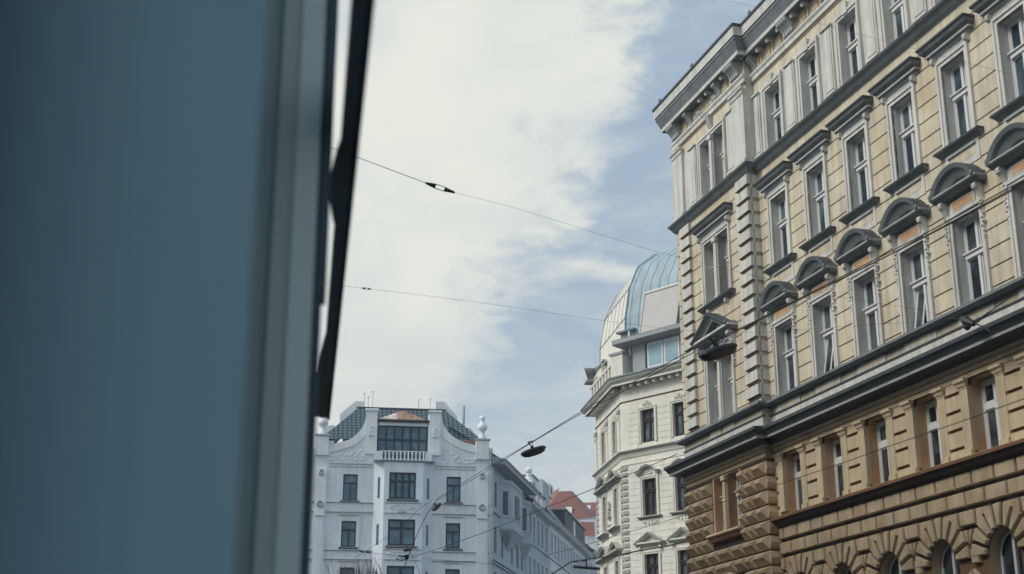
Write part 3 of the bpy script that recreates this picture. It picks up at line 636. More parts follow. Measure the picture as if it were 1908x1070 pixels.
# ledge below them, shade on its underside painted in the joint colour
b = MB(); b.prof(XR, XE, [(0, 5.46), (0.10, 5.45), (0.24, 5.40), (0.24, 5.33), (0.20, 5.31), (0.14, 5.22), (0.06, 5.19), (0, 5.14)], ['stone_light', 'stone_light', 'stone_dark', 'joint', 'joint', 'joint', 'joint']); part('ledge', b)
b = MB(); c = ris[2]; b.prof(c-0.98, c+0.96, [(QR, 5.44), (QR+0.20, 5.42), (QR+0.22, 5.36), (QR+0.16, 5.33), (QR+0.12, 5.22), (QR, 5.20)], ['stone_light', 'stone_light', 'stone', 'stone_dark', 'stone_dark'], 0.3, 0.3, QR); part('sill', b)

# --- street-level wall: block rows with arched windows
ROW = 0.385; TOP = 5.21
AC = [cen[2]+PX*i+0.09 for i in range(NB)]; AZ0 = 3.42; RI, RO = 0.53, 0.98
def arch_poly_cut(x0, x1, za, zb):                     # pieces of the row strip outside the voussoir rings
    hs = []
    for c in AC:
        zc = max(za-AZ0, 0) if zb > AZ0 else 0
        if za >= AZ0+RO: continue
        if zb <= AZ0: hs.append((c-RI-0.04, c+RI+0.04, None)); continue
        hs.append((c, None, None))
    return hs
b = MB(); d = MB()
# backing wall (set back, with arched openings approximated by polygons)
def back_wall(b, cs, x0, x1, q, rad, zsp, z1, m, rm, depth=0.35, z0=-EYE):
    xs = [x0]; n = 14
    for c in cs: xs += [c-rad, c+rad]
    xs.append(x1)
    for i in range(0, len(xs), 2):
        b.fq([(xs[i], q, z0), (xs[i+1], q, z0), (xs[i+1], q, z1), (xs[i], q, z1)], m)
    for c in cs:
        for k in range(n):
            t0, t1 = math.pi-math.pi*k/n, math.pi-math.pi*(k+1)/n
            xa, za = c+rad*math.cos(t0), zsp+rad*math.sin(t0); xb, zb_ = c+rad*math.cos(t1), zsp+rad*math.sin(t1)
            b.fq([(xa, q, za), (xb, q, zb_), (xb, q, z1), (xa, q, z1)], m)
            b.fq([(xa, q-depth, za), (xb, q-depth, zb_), (xb, q, zb_), (xa, q, za)], rm)
        b.fq([(c-rad, q, z0+0.9), (c-rad, q, zsp), (c-rad, q-depth, zsp), (c-rad, q-depth, z0+0.9)], rm); b.fq([(c+rad, q, zsp), (c+rad, q, z0+0.9), (c+rad, q-depth, z0+0.9), (c+rad, q-depth, zsp)], rm)
        b.fq([(c-rad, q, z0), (c+rad, q, z0), (c+rad, q, z0+0.9), (c-rad, q, z0+0.9)], m)
back_wall(b, AC, XR, XE, -0.06, 0.50, AZ0, 5.32, 'stone_dark', 'stone')
def row_block(b, xa, xb, za, zb_, gapx=0.05, gaph=0.092):
    """a chamfered block of one course, clipped round the arch rings"""
    a0, a1 = xa+gapx/2, xb-gapx/2; z0, z1 = za+gaph/2, zb_-gaph/2
    segs = [(a0, a1)]
    for c in AC:
        if c+RO < a0-0.01 or c-RO > a1+0.01: continue
        def hx(z):
            if z >= AZ0+RO: return 0
            if z <= AZ0: return RO if z > AZ0-0.45 else RI+0.03
            return math.sqrt(max(0, RO*RO-(z-AZ0)**2))
        h0, h1 = hx(z0), hx(z1)
        if max(h0, h1) <= 0: continue
        new = []
        for s in segs:
            p, r = s[0], s[1]
            for side in (-1, 1):
                edge0, edge1 = c+side*(h0+0.08), c+side*(h1+0.08 if h1 > 0 else 0.0)
                if side < 0:
                    q0, q1 = min(r, edge0), min(r, edge1)
                    if q0-p > 0.02 or q1-p > 0.06:
                        poly = [(p, z0), (max(p, q0), z0), (max(p, q1), z1), (p, z1)]
                        if h1 <= 0: poly = None
                        new.append(('P', poly, p, max(q0, q1)) if poly else (p, r, 'full'))
                else:
                    p0, p1 = max(p, edge0), max(p, edge1)
                    if r-p0 > 0.02 or r-p1 > 0.06:
                        if h1 > 0: new.append(('P', [(min(r, p0), z0), (r, z0), (r, z1), (min(r, p1), z1)], min(p0, p1), r))
        res = []
        for t in new:
            if t[0] == 'P':
                xs = [k[0] for k in t[1]]
                if max(xs)-min(xs) > 0.07: b.cham(clean(t[1]), -0.06, 0.035, 0.018, 'stone', lip=0.06)
        if h1 > 0 or True:
            if h1 <= 0 and h0 > 0:
                # the ring crown pokes into this row: clip its underside flat
                poly = [(a0, z0)]
                for x in [c-h0-0.02, c-h0*0.6, c-h0*0.3, c, c+h0*0.3, c+h0*0.6, c+h0+0.02]:
                    if a0+0.01 < x < a1-0.01: poly.append((x, AZ0+math.sqrt(max(0, RO*RO-(x-c)**2))+0.08 if abs(x-c) < h0 else z0))
                poly += [(a1, z0), (a1, z1), (a0, z1)]; b.cham(clean(poly), -0.06, 0.035, 0.018, 'stone', lip=0.06)
            return
    b.cham([(a0, z0), (a1, z0), (a1, z1), (a0, z1)], -0.06, 0.035, 0.018, 'stone', lip=0.06)
def clean(p):
    r = []
    for k in p:
        if not r or math.hypot(k[0]-r[-1][0], k[1]-r[-1][1]) > 0.012: r.append(k)
    if math.hypot(r[0][0]-r[-1][0], r[0][1]-r[-1][1]) < 0.012: r.pop()
    return r
pat = [[0.59, 0.75, 0.715], [0.67, 0.74, 0.645]]
z = TOP; k = 0
while z > -EYE+0.3:
    za = z-ROW; b.fq([(XR, -0.056, za-0.045), (XE, -0.056, za-0.045), (XE, -0.056, za+0.045), (XR, -0.056, za+0.045)], 'joint') if za > AZ0+0.5 else None; x = XR+0.02; p = pat[k % 2]; off = (0.30, 0.0)[k % 2]; i = 0
    x -= off
    while x < XE:
        wv = p[i % 3]; xa, xb = max(XR+0.02, x), min(XE, x+wv)
        if xb-xa > 0.15: row_block(b, xa, xb, za, z)
        x += wv; i += 1
    z = za; k += 1
# voussoirs
for c in AC:
    b.prism([(c+(RO+0.085)*math.cos(math.pi*j/16), AZ0+(RO+0.085)*math.sin(math.pi*j/16)) for j in range(17)]+[(c+(RI-0.02)*math.cos(math.pi*(16-j)/16), AZ0+(RI-0.02)*math.sin(math.pi*(16-j)/16)) for j in range(17)], -0.06, -0.052, 'joint')
    n = 9
    for i in range(n):
        t0, t1 = math.pi*i/n, math.pi*(i+1)/n; g0 = 0.040
        ro = RO if i != 4 else RO+0.0
        def pt(r, t, s): return (c+r*math.cos(t)-s*math.sin(t), AZ0+r*math.sin(t)+s*math.cos(t))
        tm = (t0+t1)/2
        b.cham([pt(RI, t0, g0), pt(ro, t0, g0), pt(ro, tm, 0), pt(ro, t1, -g0), pt(RI, t1, -g0)], -0.06, 0.045, 0.018, 'stone', lip=0.07)
part('street_level_wall', b)
awf = MB()
def arch_frame(w, zs, q):
    b = MB(); n = 12; r = w
    for k in range(n):
        t0, t1 = math.pi*k/n, math.pi*(k+1)/n
        for (ra, rb) in ((r-0.07, r),):
            b.fq([(rb*math.cos(t0), q, zs+rb*math.sin(t0)), (rb*math.cos(t1), q, zs+rb*math.sin(t1)), (ra*math.cos(t1), q, zs+ra*math.sin(t1)), (ra*math.cos(t0), q, zs+ra*math.sin(t0))], 'frame_white')
    b.box(-r, -r+0.07, q-0.05, q, 0, zs, 'frame_white'); b.box(r-0.07, r, q-0.05, q, 0, zs, 'frame_white'); b.box(-0.04, 0.04, q-0.05, q+0.02, 0, zs+r-0.07, 'frame_white'); b.box(-r+0.07, r-0.07, q-0.05, q+0.03, zs-0.85, zs-0.78, 'frame_white')
    return b
def arch_pane(w, zs, q):
    P = [(-w, 0), (w, 0)]+[(w*math.cos(math.pi*k/12), zs+w*math.sin(math.pi*k/12)) for k in range(13)]
    b = MB(); b.fq([(x, q, z) for x, z in clean(P)], 'glass'); return b
KA = WinKind(arch_frame(0.49, AZ0+EYE-0.9, -0.28).mesh('window'), subs(('pane', arch_pane(0.49, AZ0+EYE-0.9, -0.32))))
for c in AC: KA.put(RB, FR, c, 0.9-2*EYE)
# --- diamond-pointed rustication on the end bay
b = MB(); backz = TOP+1.56
b.fq([(XL, QR-0.02, -EYE), (XR, QR-0.02, -EYE), (XR, QR-0.02, 5.3), (XL, QR-0.02, 5.3)], 'joint')
for xa_, xb_ in ((XL, ris[2]-0.93), (ris[2]+0.90, XR)): b.fq([(xa_, QR+0.004, 5.3), (xb_, QR+0.004, 5.3), (xb_, QR+0.004, 7.0), (xa_, QR+0.004, 7.0)], 'joint')
b.fq([(XR, QR-0.02, -EYE), (XR, -0.2, -EYE), (XR, -0.2, 7.0), (XR, QR-0.02, 7.0)], 'stone_dark')
z = 6.93; k = 0; cR = ris[2]
while z > -EYE+0.3:
    za = z-ROW+0.0; g_ = 0.045
    z0, z1 = za+g_/2, z-g_/2
    lft = [0.86, 0.46, 0.66] if k % 2 == 0 else [0.64, 0.80, 0.54]
    def dia(xa, xb):
        xa += 0.022; xb -= 0.022; zl = z0+(z1-z0)*0.52; zh = z0+(z1-z0)*0.72; ix = min(0.10, (xb-xa)*0.34); qa, qf_ = QR+0.015, QR+0.185
        O = [(xa, z0), (xb, z0), (xb, z1), (xa, z1)]; I = [(xa+ix, zl), (xb-ix, zl), (xb-ix, zh), (xa+ix, zh)]
        for i in range(4):
            j = (i+1) % 4; b.fq([(O[i][0], qa, O[i][1]), (O[j][0], qa, O[j][1]), (I[j][0], qf_, I[j][1]), (I[i][0], qf_, I[i][1])], 'stone'); b.fq([(O[j][0], qa, O[j][1]), (O[i][0], qa, O[i][1]), (O[i][0], QR-0.02, O[i][1]), (O[j][0], QR-0.02, O[j][1])], 'stone')
        b.fq([(x, qf_, z_) for x, z_ in I], 'stone')
    tw = z > 5.46
    if tw: segs = [(XL+0.02, cR-0.93), (cR+0.90, XR+0.02)]
    elif z > 5.1: segs = [(XL+0.02, cR-1.0), (cR+1.0, XR+0.02)]
    else: segs = [(XL+0.02, XR+0.02)]
    for j, (p, r) in enumerate(segs):
        x = p; i = 0; pt_ = lft if j == 0 else lft[::-1]
        if len(segs) == 2:
            s_ = (r-p)/sum(pt_); ws = [v*s_ for v in pt_]
        else: s_ = (r-p)/5.2; ws = [v*s_ for v in ([0.86, 0.46, 0.66, 1.24, 0.66, 0.46, 0.86] if k % 2 == 0 else [0.64, 0.80, 0.70, 0.92, 0.70, 0.80, 0.64])]
        for v in ws:
            cx = x+v/2; ok = True
            if z0 < AZ0+0.70 and abs(cx-cR) < 0.62+v*0.25: ok = False
            if ok: dia(x, x+v)
            x += v
    # return face of the corner block
    b.prism([(XR-0.01, z0), (XR+0.04, z0+0.03), (XR+0.09, (z0+z1)/2), (XR+0.04, z1-0.03), (XR-0.01, z1)], -0.08, QR+0.03, 'stone')
    z = za; k += 1
for i in range(9):                                     # fluted arch hood over the door of the end bay
    t0, t1 = math.pi*i/9, math.pi*(i+1)/9
    P = [(cR+r*math.cos(t), AZ0+0.0+r*math.sin(t)) for r, t in ((0.5, t0+0.03), (0.9, t0+0.02), (0.9, t1-0.02), (0.5, t1-0.03))]
    b.cham(P, QR-0.02, QR+0.25, 0.06, 'stone', lip=0.14)
b.prism([(cR-0.45, -EYE+0.4), (cR+0.45, -EYE+0.4)]+[(cR+0.45*math.cos(math.pi*j/12), AZ0+0.45*math.sin(math.pi*j/12)) for j in range(13)], QR-0.02, QR-0.01, 'glass')
part('rusticated_corner', b)
# --- body and roof behind the front
b = MB(); b.box(XL, XE, -11, -0.36, -EYE, 19.3, 'yellow'); b.box(XL, XL+0.4, -0.4, QR-0.03, -EYE, 19.3, 'yellow'); part('side_wall', b)
b = MB(); b.prof(XL-0.1, XE, [(-6, 22.3), (0.5, 19.35), (0.5, 19.30), (-11, 19.30), (-11.2, 19.35)], 'slate'); part('roof', b)
for x in (XL+0.35, XL+2.9, XR+1.2, XR+4.6, XR+8.2):
    b = MB(); b.tube([(x, -0.62-QR*(x < XR), 19.36+EYE), (x, -0.42, 19.40+EYE)], 0.02, 'lead', 5); b.tube([(x-0.07, -0.6-QR*(x < XR), 19.33+EYE), (x+0.07, -0.6-QR*(x < XR), 19.40+EYE)], 0.012, 'lead', 5); part('gutter_hook', b)

# ================================================================== the cream corner building behind it
Pc = at(1160, 840, 68); Pc = (Pc.x, Pc.y)
FCR = Frame(Pc, (-A(-43)[0], -A(-43)[1])); FCL = Frame(Pc, (-A(-8.6)[0], -A(-8.6)[1]))
CB = root('corner_building', 'cream corner building with pale blue metal dome roof and dark brown windows', 'building', (Pc[0], Pc[1], 0))
def cpart(name, b, fr): return obj(name, b.mesh(name), CB, fr.M)
def shapes(*a): return a
WX = [1.70+2.06*i for i in range(7)]; LX = (-4.22, -1.62)
lev = [(13.68, 15.30), (10.12, 11.90), (6.55, 8.33), (3.0, 4.8), (-0.6, 1.4)]
for fr, x0, x1, ws, hw in ((FCR, 0, 15.5, WX, 0.44), (FCL, -6.15, 0, LX, 0.36)):
    hs = [(x-hw, x+hw, a, c) for x in ws for a, c in lev]
    b = MB(); holed(b, x0, x1, -EYE, 17.2, hs, 0, 'cream', 0.22); 
    cz = [-1.2+0.31*i for i in range(46)]
    cz = [z for z in cz if z < 12.95]+[13.45+0.30*i for i in range(8)]
    for za, zb_ in zip(cz[:-1], cz[1:]):
        if zb_-za > 0.4: continue
        inh = [(h[0]-0.2, h[1]+0.2) for h in hs if h[2]-0.1 < (za+zb_)/2 < h[3]+0.1]
        for p, r in cut(x0+0.45, x1-0.3, inh): b.box(p, r, -0.01, 0.018, za+0.012, zb_-0.012, 'cream', back=False)
    cpart('wall', b, fr)
CW = {}
def cream_window(h, hw, kind):
    w_ = hw*2; sb = [('pane', pane_mb(w_, h, -0.14, 'glass_teal' if kind in (0,) else 'glass')), ('surround', surround(w_, h, 0.13, 0.05, 'cream_trim'))]
    if kind == 0:
        t = MB(); relief(t, 0, h+0.24-EYE, 0.02, 0.28, 0.07, 12, 'cream_trim', 4, 0.05); relief(t, 0, h+0.36-EYE, 0.02, 0.05, 0.06, 5, 'cream_trim', 4, 0.05); sb.append(('relief_ornament', t))
    if kind == 1:
        sb.append(('sill', sill(0.68, 0.0, 0.16, 'cream_shade')))
        t = MB(); e = -EYE
        pr = [(-0.72, 0.34), (-0.5, 0.38), (-0.33, 0.58), (0, 0.68), (0.33, 0.58), (0.5, 0.38), (0.72, 0.34)]
        for (xa, za), (xb, zb_) in zip(pr[:-1], pr[1:]):
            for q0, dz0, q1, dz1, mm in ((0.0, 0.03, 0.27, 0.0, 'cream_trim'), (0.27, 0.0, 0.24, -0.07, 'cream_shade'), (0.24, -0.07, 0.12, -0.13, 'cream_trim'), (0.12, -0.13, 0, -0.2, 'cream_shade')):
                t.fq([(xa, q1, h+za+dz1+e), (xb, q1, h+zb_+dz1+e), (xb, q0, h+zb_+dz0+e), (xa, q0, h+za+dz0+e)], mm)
        relief(t, -0.45, h+0.22+e, 0.0, 0.07, 0.12, 8, 'cream_trim', 2, 0.05); relief(t, 0.45, h+0.22+e, 0.0, 0.07, 0.12, 8, 'cream_trim', 3, 0.05); relief(t, 0, h+0.32+e, 0.0, 0.2, 0.08, 10, 'cream_trim', 3, 0.05)
        sb.append(('hood', t)); t = MB(); relief(t, 0, -0.28+e, 0, 0.5, 0.08, 14, 'cream_trim', 6, 0.05); sb.append(('relief_ornament', t))
    if kind == 2:
        t = MB(); e = -EYE; z = h+0.5
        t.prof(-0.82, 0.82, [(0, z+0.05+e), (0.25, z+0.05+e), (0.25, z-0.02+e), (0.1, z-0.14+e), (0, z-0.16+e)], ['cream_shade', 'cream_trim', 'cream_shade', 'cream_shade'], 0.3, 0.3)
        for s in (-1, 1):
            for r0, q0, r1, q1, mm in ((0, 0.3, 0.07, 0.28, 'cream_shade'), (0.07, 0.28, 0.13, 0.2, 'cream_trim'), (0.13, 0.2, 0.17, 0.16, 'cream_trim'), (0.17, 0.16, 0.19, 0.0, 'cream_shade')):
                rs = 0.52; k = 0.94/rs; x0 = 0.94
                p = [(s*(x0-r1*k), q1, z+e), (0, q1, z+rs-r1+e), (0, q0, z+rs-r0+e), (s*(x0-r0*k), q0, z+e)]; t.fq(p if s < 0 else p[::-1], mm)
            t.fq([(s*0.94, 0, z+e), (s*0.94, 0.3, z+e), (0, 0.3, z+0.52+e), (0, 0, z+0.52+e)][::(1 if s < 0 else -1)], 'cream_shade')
        sb.append(('pediment', t)); sb.append(('sill', sill(0.62, 0.0, 0.14, 'cream_shade')))
        for sx in (-0.64, 0.64): sb.append(('console', console(sx, h+0.34, 0.11, 0.42, 0.16, 'cream_trim')))
    return WinKind(win_frame(w_, h, h*0.68, bar=0.09, mull=0.09, q=-0.14, m='frame_brown').mesh('window'), subs(*sb))
for fr, ws, hw in ((FCR, WX, 0.44), (FCL, LX, 0.36)):
    for (a, c), kd in zip(lev, (0, 1, 2, 1, 0)):
        if fr is FCL and kd in (1, 2): kd2 = 3
        else: kd2 = kd
        K = cream_window(c-a, hw, kd2)
        for x in ws: K.put(CB, fr, x, a, 0)
# mouldings wrap both faces
def crun(name, pts, mts):
    b = MB(); mL = math.tan(R(34.4)/2)
    b.prof(0, 15.5, pts, mts, -(-mL), 0)
    me = b.mesh(name); 
    o = obj(name, me, CB, FCR.M)
    b = MB(); b.prof(-6.15, 0, pts, mts, 1.0, mL); obj(name, b.mesh(name), CB, FCL.M)
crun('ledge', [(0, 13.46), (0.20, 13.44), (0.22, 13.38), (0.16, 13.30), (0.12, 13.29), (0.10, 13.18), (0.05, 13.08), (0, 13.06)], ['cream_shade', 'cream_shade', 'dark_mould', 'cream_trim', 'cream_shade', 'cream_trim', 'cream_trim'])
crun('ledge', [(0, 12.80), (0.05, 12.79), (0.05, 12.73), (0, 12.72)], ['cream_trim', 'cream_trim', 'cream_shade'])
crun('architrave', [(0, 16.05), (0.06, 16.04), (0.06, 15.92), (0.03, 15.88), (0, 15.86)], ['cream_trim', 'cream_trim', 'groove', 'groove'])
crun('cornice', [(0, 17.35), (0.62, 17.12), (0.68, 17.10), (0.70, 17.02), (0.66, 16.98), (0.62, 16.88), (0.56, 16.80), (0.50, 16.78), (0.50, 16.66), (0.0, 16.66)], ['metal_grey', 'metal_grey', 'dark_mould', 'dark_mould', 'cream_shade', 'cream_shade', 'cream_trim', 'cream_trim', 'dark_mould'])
b = MB(); b.box(-0.085, 0.085, 0, 0.36, 16.50, 16.66, 'cream_trim'); mm1 = b.mesh('modillion')
for i in range(30): obj('modillion', mm1, CB, FCR.M @ T((0.45+0.5*i, 0, 0)))
for i in range(12): obj('modillion', mm1, CB, FCL.M @ T((-5.9+0.5*i, 0, 0)))
# stepped quoins on both sides of the corner, flat piers on the narrow face
for fr, xs in ((FCR, ((0.02, 0.30),)), (FCL, ((-0.42, -0.03), (-6.13, -5.7)))):
    for xa, xb in xs:
        b = MB(); z = -1.2
        while z < 12.7:
            b.prof(xa, xb, [(0, z+0.25), (0.07, z+0.24), (0.07, z+0.07), (0.0, z)], ['cream_trim', 'cream_shade', 'cream_shade']); z += 0.31
        cpart('quoin', b, fr)
for x in (-6.0, -3.3, -0.55):
    b = MB(); b.box(x-0.2, x+0.2, 0, 0.07, 13.5, 15.8, 'cream_trim', back=False); b.box(x-0.26, x+0.26, 0, 0.13, 15.45, 15.62, 'cream_shade', back=False); relief(b, x, 15.3, 0.07, 0.13, 0.13, 8, 'cream_trim', 7, 0.05); cpart('pilaster', b, FCL)
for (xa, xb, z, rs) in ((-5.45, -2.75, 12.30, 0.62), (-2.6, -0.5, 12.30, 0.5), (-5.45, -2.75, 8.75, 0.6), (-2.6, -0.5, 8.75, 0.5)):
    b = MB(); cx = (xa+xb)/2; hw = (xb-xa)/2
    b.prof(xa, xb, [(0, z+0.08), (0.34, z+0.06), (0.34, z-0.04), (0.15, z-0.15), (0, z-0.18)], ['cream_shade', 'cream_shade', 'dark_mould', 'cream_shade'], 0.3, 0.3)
    for s in (-1, 1):
        for k in range(4):
            t0, t1 = k/4, (k+1)/4; f = lambda t: rs*math.sin(t*math.pi/2)
            p = [(cx+s*hw*(1-t0), 0.32, z+f(t0)), (cx+s*hw*(1-t1), 0.32, z+f(t1)), (cx+s*hw*(1-t1), 0.22, z+f(t1)-0.13), (cx+s*hw*(1-t0), 0.22, z+f(t0)-0.13)]
            b.fq(p[::-1] if s < 0 else p, 'cream_shade'); p = [(cx+s*hw*(1-t0), 0.32, z+f(t0)), (cx+s*hw*(1-t1), 0.32, z+f(t1)), (cx+s*hw*(1-t1), 0, z+f(t1)), (cx+s*hw*(1-t0), 0, z+f(t0))]; b.fq(p if s < 0 else p[::-1], 'cream_shade')
    relief(b, cx, z+0.22, 0.0, 0.3, 0.12, 9, 'cream_trim', 8, 0.07); cpart('pediment', b, FCL)
for x in LX:                                           # balconettes / carved aprons between the hoods
    for z in (9.85, 6.3): b = MB(); b.prof(x-0.75, x+0.75, [(0, z+0.18), (0.3, z+0.16), (0.32, z+0.08), (0.12, z-0.1), (0, z-0.25)], ['cream_shade', 'cream_trim', 'dark_mould', 'cream_shade'], 0.3, 0.3); cpart('sill', b, FCL)
b = MB()
for z in (11.2, 10.7, 10.1): relief(b, -2.95, z, 0.0, 0.12, 0.2, 9, 'cream_shade', int(z*10), 0.09)
cpart('statue_relief', b, FCL)
# attic balustrade over the narrow face
b = MB(); b.box(-6.1, -0.15, 0.12, 0.30, 17.2, 17.42, 'cream_trim'); b.box(-6.1, -0.15, 0.10, 0.32, 18.02, 18.15, 'cream_trim')
for i in range(9): x = -6.0+0.72*i; b.box(x, x+0.28, 0.13, 0.29, 17.42, 18.02, 'cream_trim')
cpart('balustrade', b, FCL)
b = MB(); b.box(-0.35, 0.45, -0.5, 0.34, 17.2, 18.3, 'cream_trim'); b.box(-0.42, 0.52, -0.55, 0.40, 18.30, 18.42, 'metal_grey'); cpart('balustrade_pier', b, FCR)
b = MB(); gz = 1.25
b.box(-6.5, -5.7, -0.2, 0.55, 17.15+gz, 17.25+gz, 'metal_grey')
for P_ in ([(-6.7, 0.7, 17.75), (-5.7, 0.7, 17.9), (-5.7, 0.5, 17.25), (-6.4, 0.5, 17.25)], [(-6.7, 0.7, 17.75), (-6.4, 0.5, 17.25), (-6.4, -0.4, 17.25), (-6.7, -0.5, 17.75)], [(-6.7, 0.7, 17.75), (-6.7, -0.5, 17.75), (-5.7, -0.5, 17.9), (-5.7, 0.7, 17.9)]): b.fq([(x, q, z+gz) for x, q, z in P_], 'paletrim')
cpart('gutter_box', b, FCL)
b = MB(); b.box(-6.1, -4.5, -0.3, 0.0, 17.3, 19.0, 'cream_trim'); b.prof(-6.2, -4.4, [(-0.3, 19.35), (0.0, 19.2), (0.12, 19.0), (0.0, 18.9)], ['metal_grey', 'metal_grey', 'cream_shade'], 0.3, 0.3, 0); relief(b, -5.3, 18.2, 0.0, 0.35, 0.4, 14, 'cream_trim', 3, 0.12); cpart('attic_gable', b, FCL)
# metal mansard: rings of points set back ever further from the two faces
dR, dL = Vector(FCR.d), Vector(FCL.d); oR, oL = Vector((FCR.d[1], -FCR.d[0])), Vector((FCL.d[1], -FCL.d[0]))
def corner_in(i):                                     # corner moved inwards by i from both faces (local xy of the root)
    return -i*(oR+oL)/(1+oR.dot(oL))
rings = [(0.28, 17.3, 0.0), (0.30, 18.3, -0.1), (0.36, 20.4, -0.15), (0.62, 22.0, 0.15), (1.15, 23.2, 1.1), (2.1, 24.0, 2.8), (3.4, 24.4, 4.8)]
b = MB(); lt = []
for i, z, e in rings:
    c = corner_in(i); a = c-dL*(6.0-e*0.9); back = a-oL*9.0; cc = c+dR*16; bk = cc-oR*12
    lt.append([Vector((p.x, p.y, z+EYE)) for p in (back, a, c, cc, bk)])
for r0, r1 in zip(lt[:-1], lt[1:]):
    for k in range(4): b.face([r0[k], r0[k+1], r1[k+1], r1[k]], 'panel_light' if k < 2 else 'patina')  # left facets are glass, their bright sky reflection painted as pale cream
b.face(lt[-1], 'patina')
obj('dome_roof', b.mesh('dome_roof'), CB)
b = MB()                                              # standing seams
def seam(k, t, r=0.022, mt='patina_seam', i0=0, i1=None):
    pts = [lv[k].lerp(lv[k+1], t) for lv in lt[i0:i1]]; b.tube(pts, r, mt, 4, cap=False)
for j in range(27): seam(2, (j+0.5)/27*1.0)
obj('roof_seam', b.mesh('roof_seam'), CB)
b = MB()
for j in range(1, 6): seam(1, j/6, 0.03, 'metal_grey', 2, 6)
for lv in (lt[2], lt[3]): b.tube([lv[1], lv[2]], 0.035, 'metal_grey', 4)
for kk in (1, 2): b.tube([lv[kk] for lv in lt[1:]], 0.06, 'metal_grey' if kk == 1 else 'patina_seam', 5)
obj('glazing_bar', b.mesh('glazing_bar'), CB)
# dormer with canopy and sloping sun blind, on the broad face
b = MB()
b.box(0.85, 8.2, -0.9, 0.02, 17.3, 18.75, 'metal_grey')
for x0, x1 in ((1.85, 2.85), (2.93, 3.9), (4.6, 5.6), (5.7, 6.7)):
    b.box(x0, x1, 0.02, 0.06, 17.32, 18.55, 'frame_white', back=False); b.box(x0+0.08, x1-0.08, 0.06, 0.065, 17.40, 18.47, 'glass_sky', back=False)
b.box(1.70, 1.82, 0.02, 0.05, 17.3, 18.6, 'frame_dark', back=False)
cpart('dormer', b, FCR)
b = MB(); b.prof(0.05, 8.6, [(-0.9, 19.15), (0.62, 18.98), (0.66, 18.94), (0.66, 18.74), (0.60, 18.70), (-0.9, 18.62)], ['slate', 'lead', 'metal_grey', 'metal_grey', 'metal_grey']); cpart('canopy', b, FCR)
b = MB(); z0, z1 = 19.0, 21.2
for (x0, x1) in ((1.55, 4.15), (5.2, 7.8)):
    b.fq([(x0, 0.25, z0), (x1, 0.25, z0), (x1+0.1, -0.15, z1), (x0+0.1, -0.15, z1)], 'metal_grey')
    b.fq([(x0+0.12, 0.30, z0+0.08), (x1-0.18, 0.30, z0+0.08), (x1-0.1, -0.08, z1-0.05), (x0+0.2, -0.08, z1-0.05)], 'blind')
    b.tube([(x0+0.1, 0.10, z1+EYE+0.03), (x1+0.1, 0.10, z1+EYE+0.03)], 0.07, 'panel_light', 8)
    for x in (x0, x1): b.fq([(x, 0.25, z0), (x+0.1, -0.15, z1), (x, -0.95, z0)], 'metal_grey'); b.fq([(x, 0.25, z0), (x, -0.95, z0), (x+0.1, -0.15, z1)], 'metal_grey')
    b.tube([(x1-0.08, -0.32, z0+EYE+0.05), (x1+0.0, 0.06, z1+EYE)], 0.04, 'frame_dark', 5); b.tube([(x0+0.05, -0.32, z0+EYE+0.05), (x0+0.14, 0.06, z1+EYE)], 0.035, 'frame_white', 5)
cpart('sun_blind', b, FCR)
b = MB(); b.box(-0.2, 0.7, -0.7, -0.3, 18.4, 19.55, 'metal_grey'); b.box(-0.35, 0.85, -0.8, -0.1, 19.55, 19.65, 'slate'); b.tube([(0.55, 0.1, 19.5+EYE), (0.6, 0.1, 18.9+EYE), (0.6, 0.1, 18.2+EYE)], 0.06, 'panel_light', 8); cpart('roof_hatch', b, FCR)
b = MB(); 
bk = [Vector((0, 0))-dL*6.1, Vector((0, 0)), dR*15.4, dR*15.4-oR*11, -dL*6.1-oL*9]
for k in range(2, 5): p, q = bk[k], bk[(k+1) % 5]; b.face([(p.x, p.y, 0), (q.x, q.y, 0), (q.x, q.y, 18.8), (p.x, p.y, 18.8)], 'cream')
obj('rear_wall', b.mesh('rear_wall'), CB)

# ================================================================== the pale gabled building at the end of the street
Pn = at(918, 880, 105); Pn = (Pn.x, Pn.y)
FN = Frame(Pn, A(82)); FS = Frame(Pn, A(10.6))
GB = root('gabled_building', 'pale blue-grey building with curved scroll gable, blue tiled roof and urn finials', 'building', (Pn[0], Pn[1], 0))
def gpart(name, b, fr=FN, **k): return obj(name, b.mesh(name, **k), GB, fr.M)
curveR = [(0, -EYE), (0, 21.10), (-1.06, 21.16), (-1.58, 21.30), (-2.2, 21.45), (-2.76, 21.70), (-3.15, 21.95), (-3.42, 22.21), (-3.70, 22.62), (-3.89, 23.06), (-3.96, 23.6), (-4.94, 23.6)]
curveL = [(-8.80, 23.6), (-9.66, 23.6), (-9.73, 22.95), (-9.85, 22.55), (-10.09, 22.15), (-10.4, 21.8), (-10.83, 21.45), (-11.4, 21.25), (-12.09, 21.05), (-12.59, 20.85), (-13.3, 20.75), (-13.6, 20.7), (-13.6, -EYE)]
CQ = -4.94+0.0
glev = [(16.88, 18.84), (13.45, 15.35), (10.02, 11.96), (6.6, 8.5), (3.2, 5.1)]
xl, xr = (-11.22, -10.14), (-3.50, -2.42)
b = MB()
hs = [(a, c, z0, z1) for a, c in (xl, xr) for z0, z1 in glev]
holed(b, -13.6, -8.9, -EYE, 19.6, [h for h in hs if h[1] < -9], 0, 'palewall', 0.2); b.prism([(-13.6, 19.6), (-8.8, 19.6)]+curveL[:-1], -0.45, 0.0, 'palewall', back=True); gpart('wall', b); b = MB(); holed(b, -4.55, 0, -EYE, 19.6, [h for h in hs if h[0] > -4], 0, 'palewall', 0.2)
